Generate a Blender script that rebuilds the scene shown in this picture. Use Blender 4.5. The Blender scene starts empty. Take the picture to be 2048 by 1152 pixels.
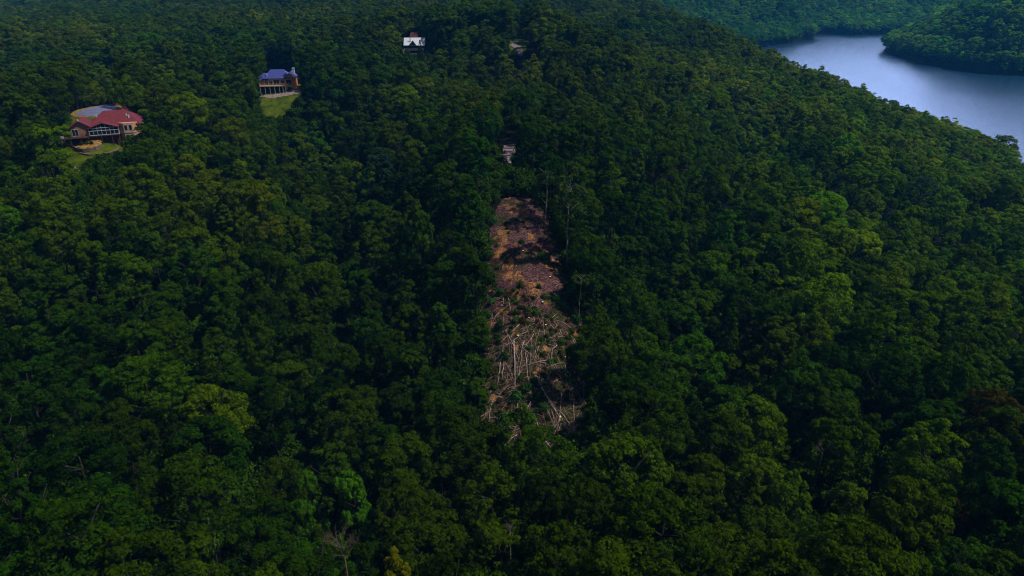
import bpy, math, random
import numpy as np
from math import radians as R, sin, cos, pi
from mathutils import Vector, Matrix

random.seed(11); RNG = np.random.default_rng(11)
SC = bpy.context.scene
COL = SC.collection

# ------------------------------------------------------------------ camera, sky, sun, exposure
FPX = 1384.0                     # focal length in pixels of the 2048 x 1152 photograph
PITCH = R(25)
cam_d = bpy.data.cameras.new('camera'); cam = bpy.data.objects.new('camera', cam_d); COL.objects.link(cam)
cam_d.sensor_width = 36; cam_d.lens = FPX/2048*36; cam_d.clip_start = 1; cam_d.clip_end = 20000
cam.location = (0, 0, 0); cam.rotation_euler = (R(90)-PITCH, 0, 0)
SC.camera = cam

SUN_EL, SUN_AZ = 57, 102          # azimuth clockwise from the viewing direction (+Y)
w = bpy.data.worlds.new('World'); SC.world = w; w.use_nodes = True
nt = w.node_tree; bg = nt.nodes['Background']
sky = nt.nodes.new('ShaderNodeTexSky'); sky.sky_type = 'NISHITA'; sky.sun_disc = False
sky.sun_elevation = R(SUN_EL); sky.sun_rotation = R(SUN_AZ); sky.air_density = 1.0; sky.dust_density = 1.2; sky.ozone_density = 1.5
# a bright bank of cloud over the lake, to the right of the view
tc = nt.nodes.new('ShaderNodeTexCoord'); dot = nt.nodes.new('ShaderNodeVectorMath'); dot.operation = 'DOT_PRODUCT'
cdir = Vector((sin(R(31))*cos(R(16)), cos(R(31))*cos(R(16)), sin(R(16)))); dot.inputs[1].default_value = cdir
nt.links.new(tc.outputs['Generated'], dot.inputs[0])
cn = nt.nodes.new('ShaderNodeTexNoise'); cn.inputs['Scale'].default_value = 3.2; cn.inputs['Detail'].default_value = 5; nt.links.new(tc.outputs['Generated'], cn.inputs['Vector'])
ad = nt.nodes.new('ShaderNodeMath'); ad.operation = 'MULTIPLY_ADD'; ad.inputs[1].default_value = .30; nt.links.new(cn.outputs[0], ad.inputs[0]); nt.links.new(dot.outputs['Value'], ad.inputs[2])
mr = nt.nodes.new('ShaderNodeMapRange'); mr.interpolation_type = 'SMOOTHSTEP'; mr.inputs['From Min'].default_value = .94; mr.inputs['From Max'].default_value = 1.07; nt.links.new(ad.outputs[0], mr.inputs['Value'])
mx = nt.nodes.new('ShaderNodeMixRGB'); mx.inputs[2].default_value = (39, 52, 94, 1); nt.links.new(mr.outputs[0], mx.inputs[0]); nt.links.new(sky.outputs[0], mx.inputs[1])
nt.links.new(mx.outputs[0], bg.inputs[0]); bg.inputs[1].default_value = 0.06
sl = bpy.data.lights.new('sun', 'SUN'); sl.energy = 4.9; sl.angle = R(1.2); sl.color = (1.0, .94, .82)
so = bpy.data.objects.new('sun', sl); COL.objects.link(so); so.location = (0, 0, 300)
sd = Vector((sin(R(SUN_AZ))*cos(R(SUN_EL)), cos(R(SUN_AZ))*cos(R(SUN_EL)), sin(R(SUN_EL))))
so.rotation_euler = sd.to_track_quat('Z', 'Y').to_euler()
SC.view_settings.view_transform = 'Standard'; SC.view_settings.look = 'None'
SC.view_settings.gamma = 1; SC.view_settings.exposure = -0.42
SC.render.engine = 'CYCLES'
SC.cycles.use_denoising = True; SC.cycles.filter_width = 1.1
SC.cycles.max_bounces = 6; SC.cycles.diffuse_bounces = 2; SC.cycles.glossy_bounces = 2
SC.cycles.transmission_bounces = 3; SC.cycles.volume_bounces = 0; SC.cycles.transparent_max_bounces = 6
SC.cycles.volume_step_rate = 4

# ------------------------------------------------------------------ projection helpers
cp, sp_ = cos(PITCH), sin(PITCH)
def ray(px, py):
    x = (px-1024)/FPX; y = (576-py)/FPX
    return np.array([x, cp+y*sp_, -sp_+y*cp])
def at(px, py, Y):               # the point at forward distance Y seen at a photograph pixel
    r = ray(px, py); return r*(Y/r[1])
def proj(X, Y, Z):
    d = Y*cp - Z*sp_; v = Y*sp_ + Z*cp
    d = np.maximum(d, 1e-3)
    return 1024+FPX*X/d, 576-FPX*v/d, d
LAKE = -135.0

# ------------------------------------------------------------------ the terrain as a height function
CAN = 16.0
ctl = []
def cpt(px, py, Y, ground=False):
    p = at(px, py, Y); ctl.append((p[0]/Y, math.log(Y), p[2]-(0 if ground else CAN)))
def gpt(px, Y, z, py=60):
    p = at(px, py, Y); ctl.append((p[0]/Y, math.log(Y), z))
for row, pts in {
    1152: ((-200,60),(300,60),(1024,62),(1700,60),(2250,60)),
    1000: ((100,76),(600,78),(1024,80),(1400,76),(1900,78)),
    850: ((-100,98),(400,98),(800,100),(1280,92),(1650,98),(2100,102)),
    700: ((-100,122),(400,122),(800,125),(1300,118),(1650,128),(2100,140)),
    600: ((150,138),(500,140),(850,145),(1280,145),(1650,158),(2100,182)),
    500: ((-100,152),(400,160),(800,165),(1300,172),(1650,200),(2100,238)),
    400: ((-50,175),(350,185),(700,195),(1300,200),(1650,250),(2100,320)),
    300: ((-100,225),(400,235),(750,245),(1200,240),(1450,262),(1700,330)),
    200: ((-100,320),(300,300),(750,305),(1100,320),(1400,400),(1580,460)),
    120: ((-100,420),(100,410),(420,400),(700,420),(950,415),(1250,480),(1450,580)),
    50: ((-100,650),(100,640),(400,600),(800,570),(1100,600),(1320,760)),
    5: ((-100,980),(50,950),(400,850),(800,760),(1100,800),(1270,920))}.items():
    for px, Y in pts: cpt(px, row, Y)
# bare ground seen in the photograph
for px, py, Y in ((1040,900,112),(1085,820,124),(1080,720,138),(1060,620,153),(1060,540,167),(1050,460,184),(1030,400,202),
                  (1015,315,246),(150,330,222),(190,320,224),(230,300,232),(150,235,262),(240,215,280),(190,262,243),
                  (555,225,325),(560,192,337),(530,180,342),(600,175,345),(825,113,440),(1035,105,425),(1036,88,450)):
    cpt(px, py, Y, True)
for px, py, Y in ((1400,58,790),(1465,84,700),(1520,112,620),(1650,172,550),(1800,232,510),(1920,278,480),(2048,330,450),(2200,390,420)): cpt(px, py, Y)
for px, Y, z in ((1330,1150,-120),(1400,1010,-141),(1520,800,-143),(1650,690,-143),(1800,625,-143),(1920,585,-143),(2048,550,-143),(2250,540,-143),
                 (1600,1000,-150),(1750,850,-150),(1900,720,-150),(2100,680,-150),(1680,1250,-150),(1560,1200,-146),(1690,1430,-143),
                 (1640,1440,-141),(1740,1420,-142),(1755,1320,-142),(1450,1130,-143),
                 (1605,1440,-136),(1520,1305,-137),(1420,1240,-134),
                 (1500,1460,-72),(1430,1450,-60),(1400,1700,-15),(1585,1475,-97),(1560,1490,-72),(1530,1480,-66),(1630,1560,-138),(1660,1500,-141),(1550,1750,-30),(1300,1450,-50),(1616,1520,-132),
                 (1700,1560,-134),(1640,1580,-134),(1700,1750,-85),(1720,2200,10),(1850,1800,-70),(1900,2300,30),(1560,2300,40),(1800,1570,-136),
                 (1905,1120,-95),(2000,1010,-92),(2060,1180,-35),(2250,1050,-30),(2110,1400,10),(1960,1350,-40),(1850,1270,-108),(1840,1420,-125),
                 (-100,1400,0),(200,1300,-5),(500,1250,0),(800,1200,0),(1000,1250,-5),(1200,1400,-10),(1000,2200,60),(200,2200,60),(2100,2300,60)):
    gpt(px, Y, z)
for px, py in ((1768,104),(1830,120),(1900,134),(1970,144),(2048,152),(2200,168)):
    r = ray(px, py); Y = LAKE*r[1]/r[2]; gpt(px, Y, LAKE-.5, py); gpt(px, Y-70, LAKE-10, py)
C_ = np.array(ctl); SV = 1.0
def _tps(P):
    n = len(P); A = P[:, :2]*np.array([1, SV]); d2 = ((A[:, None]-A[None])**2).sum(-1)
    K = .5*d2*np.log(d2+1e-12) + np.eye(n)*2e-4
    Q = np.hstack([np.ones((n, 1)), A]); M = np.zeros((n+3, n+3)); M[:n, :n] = K; M[:n, n:] = Q; M[n:, :n] = Q.T
    return A, np.linalg.solve(M, np.concatenate([P[:, 2], np.zeros(3)]))
TA, TW = _tps(C_)
def H(x, y):
    x = np.asarray(x, float); y = np.asarray(y, float); sh = np.broadcast(x, y).shape
    x, y = np.broadcast_to(x, sh).ravel(), np.broadcast_to(y, sh).ravel()
    out = np.empty(len(x))
    for i in range(0, len(x), 20000):
        X, Y = x[i:i+20000], np.clip(y[i:i+20000], 52, 2600)
        u = np.clip(X/Y, -.92, .95); v = np.log(Y)*SV
        d2 = (u[:, None]-TA[:, 0])**2+(v[:, None]-TA[:, 1])**2
        z = (.5*d2*np.log(d2+1e-12)) @ TW[:-3] + TW[-3] + TW[-2]*u + TW[-1]*v
        out[i:i+20000] = np.minimum(z, 120)
    far = np.clip((y-300)/400, 0, 1)
    out += far*3.0*(np.sin(x*.021+1)*np.sin(y*.017+x*.006)+.6*np.sin(x*.045+y*.03))*np.clip((out-LAKE)/20, 0, 1)
    for pts, dep, sg in (((( -83, 300), (-40, 190), (-36, 135), (-30, 90)), 14.0, 17.0), (((150, 400), (48, 205), (40, 150), (38, 100)), 10.0, 13.0),
                        (((90, 385), (120, 310), (128, 270), (150, 235)), 9.0, 13.0)):
        dm = np.full(len(x), 1e9)
        for (ax, ay), (bx, by) in zip(pts, pts[1:]):
            L2 = (bx-ax)**2+(by-ay)**2; t = np.clip(((x-ax)*(bx-ax)+(y-ay)*(by-ay))/L2, 0, 1); dm = np.minimum(dm, (x-ax-t*(bx-ax))**2+(y-ay-t*(by-ay))**2)
        out -= dep*np.exp(-dm/(2*sg*sg))
    return out.reshape(sh)
def hit(px, py):                 # ground point under a photograph pixel
    r = ray(px, py); Ys = np.exp(np.linspace(math.log(45), math.log(2400), 3000))
    P = r[None]*(Ys/r[1])[:, None]; under = np.nonzero(P[:, 2] <= H(P[:, 0], P[:, 1]))[0]
    k = under[0] if len(under) else -1
    p = P[k]; return Vector((p[0], p[1], float(H(p[0], p[1]))))
def gz(x, y): return float(H(x, y))

# ------------------------------------------------------------------ bookkeeping
def tag(o, label=None, cat=None, group=None, kind=None):
    for k, v in (('label', label), ('category', cat), ('group', group), ('kind', kind)):
        if v: o[k] = v
    return o
def empty(name, loc, rz=0, sc=1):
    o = bpy.data.objects.new(name, None); COL.objects.link(o); o.location = loc; o.rotation_euler = (0, 0, rz)
    o.scale = (sc, sc, sc) if not hasattr(sc, '__len__') else sc; o.empty_display_size = .5
    return o
def link(name, me, parent=None):
    o = bpy.data.objects.new(name, me); COL.objects.link(o)
    if parent: o.parent = parent
    return o
def mesh_np(name, V, F, mat, smooth=False):
    me = bpy.data.meshes.new(name); V = np.asarray(V, np.float32); F = np.asarray(F, np.int32)
    k = F.shape[1]; me.vertices.add(len(V)); me.vertices.foreach_set('co', V.ravel())
    me.loops.add(F.size); me.loops.foreach_set('vertex_index', F.ravel())
    me.polygons.add(len(F)); me.polygons.foreach_set('loop_start', np.arange(0, F.size, k, dtype=np.int32))
    me.update(calc_edges=True); me.validate()
    if smooth: me.polygons.foreach_set('use_smooth', np.ones(len(F), bool))
    if mat: me.materials.append(mat)
    return me
class MB:
    def __init__(s): s.v = []; s.f = []
    def add(s, vs, fs):
        b = len(s.v); s.v += [tuple(v) for v in vs]; s.f += [tuple(b+i for i in f) for f in fs]; return s
    def box(s, x0, x1, y0, y1, z0, z1):
        return s.add([(x, y, z) for z in (z0, z1) for y in (y0, y1) for x in (x0, x1)],
                     [(0,2,3,1),(4,5,7,6),(0,1,5,4),(2,6,7,3),(0,4,6,2),(1,3,7,5)])
    def prism(s, poly, off):     # poly of 3-D points extruded by the vector off
        n = len(poly); a = [Vector(p) for p in poly]; b = [p+Vector(off) for p in a]
        return s.add(a+b, [tuple(range(n))[::-1], tuple(range(n, 2*n))]+[(i, (i+1) % n, n+(i+1) % n, n+i) for i in range(n)])
    def slab(s, poly, t):        # a sheet with thickness t downwards
        return s.prism(poly, (0, 0, -t))
    def tube(s, pts, rad, n=6, cap=True):
        pts = [Vector(p) for p in pts]; rings = []
        for i, p in enumerate(pts):
            d = (pts[min(i+1, len(pts)-1)]-pts[max(i-1, 0)]).normalized()
            a = d.cross(Vector((0, 0, 1))); a = a.normalized() if a.length > .05 else Vector((1, 0, 0))
            b = d.cross(a).normalized()
            rings.append([p+(a*cos(2*pi*k/n)+b*sin(2*pi*k/n))*rad[i] for k in range(n)])
        vs = [q for r in rings for q in r]; fs = []
        for i in range(len(pts)-1):
            for k in range(n): fs.append((i*n+k, i*n+(k+1) % n, (i+1)*n+(k+1) % n, (i+1)*n+k))
        if cap: fs += [tuple(range(n))[::-1], tuple((len(pts)-1)*n+k for k in range(n))]
        return s.add(vs, fs)
    def mesh(s, name, mat, smooth=False):
        me = bpy.data.meshes.new(name); me.from_pydata(s.v, [], s.f); me.update()
        if smooth:
            for p in me.polygons: p.use_smooth = True
        me.materials.append(mat); return me
    def build(s, name, mat, parent=None, smooth=False): return link(name, s.mesh(name, mat, smooth), parent)

# ------------------------------------------------------------------ materials
def newmat(name):
    m = bpy.data.materials.new(name); m.use_nodes = True; n = m.node_tree; b = n.nodes['Principled BSDF']; return m, n, b
def surf(name, c1, c2, scale=1.0, rough=.8, spec=.2, bump=0, detail=4, metal=0, pos=(.35, .65), coord='Object', stretch=None):
    m, n, b = newmat(name)
    tc = n.nodes.new('ShaderNodeTexCoord'); no = n.nodes.new('ShaderNodeTexNoise'); no.inputs['Scale'].default_value = scale; no.inputs['Detail'].default_value = detail
    src = tc.outputs[coord]
    if stretch:
        mp = n.nodes.new('ShaderNodeMapping'); mp.inputs['Scale'].default_value = stretch; n.links.new(src, mp.inputs[0]); src = mp.outputs[0]
    n.links.new(src, no.inputs['Vector'])
    cr = n.nodes.new('ShaderNodeValToRGB'); cr.color_ramp.elements[0].position = pos[0]; cr.color_ramp.elements[1].position = pos[1]
    cr.color_ramp.elements[0].color = (*c1, 1); cr.color_ramp.elements[1].color = (*c2, 1)
    n.links.new(no.outputs[0], cr.inputs[0]); n.links.new(cr.outputs[0], b.inputs['Base Color'])
    b.inputs['Roughness'].default_value = rough; b.inputs['Specular IOR Level'].default_value = spec; b.inputs['Metallic'].default_value = metal
    if bump:
        bp = n.nodes.new('ShaderNodeBump'); bp.inputs['Strength'].default_value = bump; bp.inputs['Distance'].default_value = .1
        n.links.new(no.outputs[0], bp.inputs['Height']); n.links.new(bp.outputs[0], b.inputs['Normal'])
    return m

def leaf_mat(name, trans=.25):   # crown foliage: tint comes from the tree (property or instance attribute), each leaf spray varies a little
    m, n, b = newmat(name); L = n.links
    at_ = n.nodes.new('ShaderNodeAttribute'); at_.attribute_type = 'INSTANCER'; at_.attribute_name = 'tint'
    lv = n.nodes.new('ShaderNodeAttribute'); lv.attribute_name = 'leafvar'
    mr = n.nodes.new('ShaderNodeMapRange'); L.new(lv.outputs['Fac'], mr.inputs['Value'])
    mr.inputs['To Min'].default_value = .68; mr.inputs['To Max'].default_value = 1.4
    mx = n.nodes.new('ShaderNodeVectorMath'); mx.operation = 'SCALE'
    L.new(at_.outputs['Vector'], mx.inputs[0]); L.new(mr.outputs[0], mx.inputs['Scale'])
    L.new(mx.outputs[0], b.inputs['Base Color'])
    b.inputs['Roughness'].default_value = .7; b.inputs['Specular IOR Level'].default_value = 0
    tr = n.nodes.new('ShaderNodeBsdfTranslucent'); L.new(mx.outputs[0], tr.inputs['Color'])
    ms = n.nodes.new('ShaderNodeMixShader'); ms.inputs[0].default_value = trans
    L.new(b.outputs[0], ms.inputs[1]); L.new(tr.outputs[0], ms.inputs[2])
    L.new(ms.outputs[0], n.nodes['Material Output'].inputs['Surface'])
    return m
M_LEAF = leaf_mat('leaf')
M_BARK = surf('bark', (.012, .010, .008), (.042, .034, .027), 3, .9, .1, .4, stretch=(1, 1, .25))
M_PALEBARK = surf('pale_bark', (.10, .085, .07), (.27, .235, .20), 3, .9, .1, .4, stretch=(1, 1, .25))
M_DEAD = surf('dead_wood', (.10, .08, .065), (.24, .20, .17), 2, .9, .1, .3)
M_LOG = [surf('log_pale', (.24, .155, .13), (.52, .38, .33), 1.5, .85, .15, .3), surf('log_grey', (.13, .09, .08), (.30, .21, .18), 1.5, .85, .15, .3),
         surf('log_brown', (.09, .05, .045), (.22, .13, .11), 1.5, .85, .15, .3)]

# ------------------------------------------------------------------ setting: ground, lake
def grid_axis(lo, hi, n, fine, c=0.0):
    t = np.linspace(math.asinh((lo-c)/fine), math.asinh((hi-c)/fine), n); return c+np.sinh(t)*fine
def ground():
    xs = grid_axis(-6000, 6000, 330, 130); ys = grid_axis(-1200, 9000, 360, 170, 150)
    X, Y = np.meshgrid(xs, ys); Z = H(X, Y)
    V = np.stack([X, Y, Z], -1).reshape(-1, 3); nx, ny = len(xs), len(ys)
    i = np.arange(nx-1)[None]+np.arange(ny-1)[:, None]*nx
    F = np.stack([i, i+1, i+nx+1, i+nx], -1).reshape(-1, 4)
    m = surf('forest_floor', (.003, .004, .0015), (.010, .010, .004), .35, .95, .05, 0, 8, pos=(.3, .7))
    o = link('ground', mesh_np('ground', V, F, m, True)); tag(o, kind='structure'); return o
ground()
def lake():
    m, n, b = newmat('lake_water'); L = n.links
    b.inputs['Base Color'].default_value = (.008, .035, .075, 1); b.inputs['Roughness'].default_value = .24; b.inputs['IOR'].default_value = 1.33
    b.inputs['Specular IOR Level'].default_value = .5
    tc = n.nodes.new('ShaderNodeTexCoord')
    mp = n.nodes.new('ShaderNodeMapping'); mp.inputs['Scale'].default_value = (1, .55, 1); mp.inputs['Rotation'].default_value = (0, 0, R(25)); L.new(tc.outputs['Object'], mp.inputs[0])
    n1 = n.nodes.new('ShaderNodeTexNoise'); n1.inputs['Scale'].default_value = .35; n1.inputs['Detail'].default_value = 5
    L.new(mp.outputs[0], n1.inputs['Vector'])
    n2 = n.nodes.new('ShaderNodeTexNoise'); n2.inputs['Scale'].default_value = .012; n2.inputs['Detail'].default_value = 4; L.new(mp.outputs[0], n2.inputs['Vector'])
    mr = n.nodes.new('ShaderNodeMapRange'); mr.inputs['From Min'].default_value = .35; mr.inputs['From Max'].default_value = .65
    mr.inputs['To Min'].default_value = .35; mr.inputs['To Max'].default_value = .9; L.new(n2.outputs[0], mr.inputs['Value'])
    bp = n.nodes.new('ShaderNodeBump'); bp.inputs['Distance'].default_value = .5; L.new(mr.outputs[0], bp.inputs['Strength'])
    L.new(n1.outputs[0], bp.inputs['Height']); L.new(bp.outputs[0], b.inputs['Normal'])
    V = [(-200, 350, LAKE), (5500, 350, LAKE), (5500, 4000, LAKE), (-200, 4000, LAKE)]
    o = link('lake_water', mesh_np('lake_water', V, [[0, 1, 2, 3]], m)); tag(o, kind='structure')
lake()

def inpoly(px, py, poly):
    px = np.asarray(px, float); py = np.asarray(py, float); c = np.zeros(px.shape, bool); n = len(poly)
    for i in range(n):
        x1, y1 = poly[i]; x2, y2 = poly[(i+1) % n]
        t = ((y1 > py) != (y2 > py)) & (px < (x2-x1)*(py-y1)/((y2-y1) or 1e-9)+x1); c ^= t
    return c
def drape(name, poly, mat, step=1.0, lift=.12, rough=0, kind='structure', **kw):   # a sheet following the ground inside a world polygon
    P = np.array(poly); x0, y0 = P.min(0); x1, y1 = P.max(0)
    xs = np.arange(x0, x1+step, step); ys = np.arange(y0, y1+step, step); X, Y = np.meshgrid(xs, ys)
    Z = H(X, Y)+lift
    if rough: Z = Z+rough*(.5+.5*np.sin(X*1.1+np.sin(Y*.9)*2)*np.sin(Y*1.3+np.sin(X*.7)*2))+RNG.random(X.shape)*rough*.5
    nx = len(xs); i = (np.arange(nx-1)[None]+np.arange(len(ys)-1)[:, None]*nx)
    cx = X[:-1, :-1]+step/2; cy = Y[:-1, :-1]+step/2
    keep = inpoly(cx, cy, [tuple(q) for q in poly])
    F = np.stack([i, i+1, i+nx+1, i+nx], -1)[keep]
    V = np.stack([X, Y, Z], -1).reshape(-1, 3); used, inv = np.unique(F, return_inverse=True)
    o = link(name, mesh_np(name, V[used], inv.reshape(F.shape), mat, True)); tag(o, kind=kind, **kw); return o
def world_poly(pxs): return [(hit(*p).x, hit(*p).y) for p in pxs]

CLEAR_PX = [(1004,402),(1040,395),(1083,408),(1112,440),(1122,500),(1135,560),(1140,620),(1178,670),(1182,760),(1176,840),(1150,900),(1080,925),(1010,915),(965,880),(962,830),(972,760),(972,690),(958,640),(968,580),(975,520),(978,470),(990,425)]
CLEAR_W = world_poly(CLEAR_PX)
def soil_mat():
    m, n, b = newmat('clearing_soil'); L = n.links
    tc = n.nodes.new('ShaderNodeTexCoord')
    def noise(s, d=6):
        q = n.nodes.new('ShaderNodeTexNoise'); q.inputs['Scale'].default_value = s; q.inputs['Detail'].default_value = d; L.new(tc.outputs['Object'], q.inputs['Vector']); return q
    a, c, e = noise(.22), noise(1.9, 10), noise(.13, 3)
    def ramp(src, p0, p1, c0, c1):
        r = n.nodes.new('ShaderNodeValToRGB'); r.color_ramp.elements[0].position = p0; r.color_ramp.elements[1].position = p1
        r.color_ramp.elements[0].color = (*c0, 1); r.color_ramp.elements[1].color = (*c1, 1); L.new(src, r.inputs[0]); return r
    r1 = ramp(c.outputs[0], .38, .68, (.018, .010, .010), (.115, .062, .060))
    r2 = ramp(c.outputs[0], .3, .7, (.12, .045, .018), (.42, .19, .07))
    f = ramp(a.outputs[0], .56, .66, (0, 0, 0), (1, 1, 1)); g = ramp(e.outputs[0], .5, .66, (0, 0, 0), (1, 1, 1))
    r3 = ramp(c.outputs[0], .4, .65, (.012, .016, .005), (.06, .055, .018))
    big = noise(.09, 3); br_ = ramp(big.outputs[0], .35, .62, (.45, .42, .45), (1.5, 1.35, 1.4)); mb_ = n.nodes.new('ShaderNodeMixRGB'); mb_.blend_type = 'MULTIPLY'; mb_.inputs[0].default_value = 1
    L.new(r1.outputs[0], mb_.inputs[1]); L.new(br_.outputs[0], mb_.inputs[2]); r1 = mb_
    m1 = n.nodes.new('ShaderNodeMixRGB'); L.new(f.outputs[0], m1.inputs[0]); L.new(r1.outputs[0], m1.inputs[1]); L.new(r2.outputs[0], m1.inputs[2])
    sp = n.nodes.new('ShaderNodeSeparateXYZ'); L.new(tc.outputs['Object'], sp.inputs[0])
    yr = n.nodes.new('ShaderNodeMapRange'); yr.inputs['From Min'].default_value = 160; yr.inputs['From Max'].default_value = 142; yr.inputs['To Max'].default_value = .22; L.new(sp.outputs['Y'], yr.inputs['Value'])
    ga = n.nodes.new('ShaderNodeMath'); ga.operation = 'ADD'; L.new(e.outputs[0], ga.inputs[0]); L.new(yr.outputs[0], ga.inputs[1]); L.new(ga.outputs[0], g.inputs[0])
    m2 = n.nodes.new('ShaderNodeMixRGB'); L.new(g.outputs[0], m2.inputs[0]); L.new(m1.outputs[0], m2.inputs[1]); L.new(r3.outputs[0], m2.inputs[2])
    L.new(m2.outputs[0], b.inputs['Base Color']); b.inputs['Roughness'].default_value = .95; b.inputs['Specular IOR Level'].default_value = .05
    bp = n.nodes.new('ShaderNodeBump'); bp.inputs['Strength'].default_value = .8; bp.inputs['Distance'].default_value = .3
    L.new(c.outputs[0], bp.inputs['Height']); L.new(bp.outputs[0], b.inputs['Normal']); return m
M_SOIL = soil_mat()
drape('clearing_ground', CLEAR_W, M_SOIL, .5, .12, .38)
M_LAWN = surf('lawn_grass', (.030, .052, .003), (.09, .115, .005), .35, .95, .05, .3, 10)
M_ASPHALT = surf('asphalt', (.10, .11, .19), (.15, .16, .27), .6, .75, .3, 0, 8)
M_GRAVEL = surf('gravel', (.16, .115, .12), (.27, .20, .21), .9, .95, .1, 0, 9)
M_TRACK = surf('grey_track', (.17, .14, .16), (.28, .24, .25), .8, .9, .1)
M_CONC = surf('pale_concrete', (.45, .36, .22), (.62, .5, .33), 1, .9, .1)
M_MULCH = surf('yellow_mulch', (.10, .06, .015), (.38, .22, .05), 1.5, .95, .05, 0, 8)

LAWN1 = world_poly([(140,235),(150,222),(256,206),(270,215),(275,310),(225,318),(170,345),(135,350),(118,330),(125,290),(140,262)])
drape('lawn', LAWN1, M_LAWN, 1.2, .10)
drape('driveway', world_poly([(141,231),(148,223),(175,216),(200,211),(252,203),(270,206),(270,226),(232,228),(200,236),(160,236)]), M_MULCH, 1.0, .16)
drape('driveway', world_poly([(151,230),(160,223),(198,214),(252,206),(270,209),(270,224),(232,226),(200,232),(175,234)]), M_ASPHALT, 1.0, .22)
drape('path', world_poly([(127,304),(140,287),(146,290),(131,306)]), M_MULCH, .6, .18)
drape('dirt_patch', world_poly([(140,350),(150,337),(160,340),(162,348),(152,354)]), M_GRAVEL, .6, .2)
LAWN2 = world_poly([(518,150),(600,150),(612,180),(600,205),(580,222),(560,240),(528,238),(515,205)])
drape('lawn', LAWN2, M_LAWN, 1.5, .10)
drape('road', world_poly([(515,192),(545,190),(575,185),(600,179),(622,176),(622,183),(600,188),(575,193),(545,197),(515,197)]), M_GRAVEL, .8, .2)
LAWN3 = world_poly([(1018,86),(1026,79),(1056,79),(1056,88),(1050,110),(1020,112)])
drape('lawn', LAWN3, M_LAWN, 1.5, .1)
drape('road', world_poly([(1021,92),(1025,86),(1035,89),(1044,97),(1046,113),(1037,113),(1034,103),(1028,96)]), M_TRACK, 1.0, .2)
drape('road', world_poly([(1000,322),(1006,292),(1036,288),(1032,308),(1022,328),(1004,330)]), M_GRAVEL, .8, .2)
LAWN4 = world_poly([(800,100),(860,100),(862,122),(800,124)])
drape('lawn', LAWN4, M_LAWN, 1.5, .1)

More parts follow.
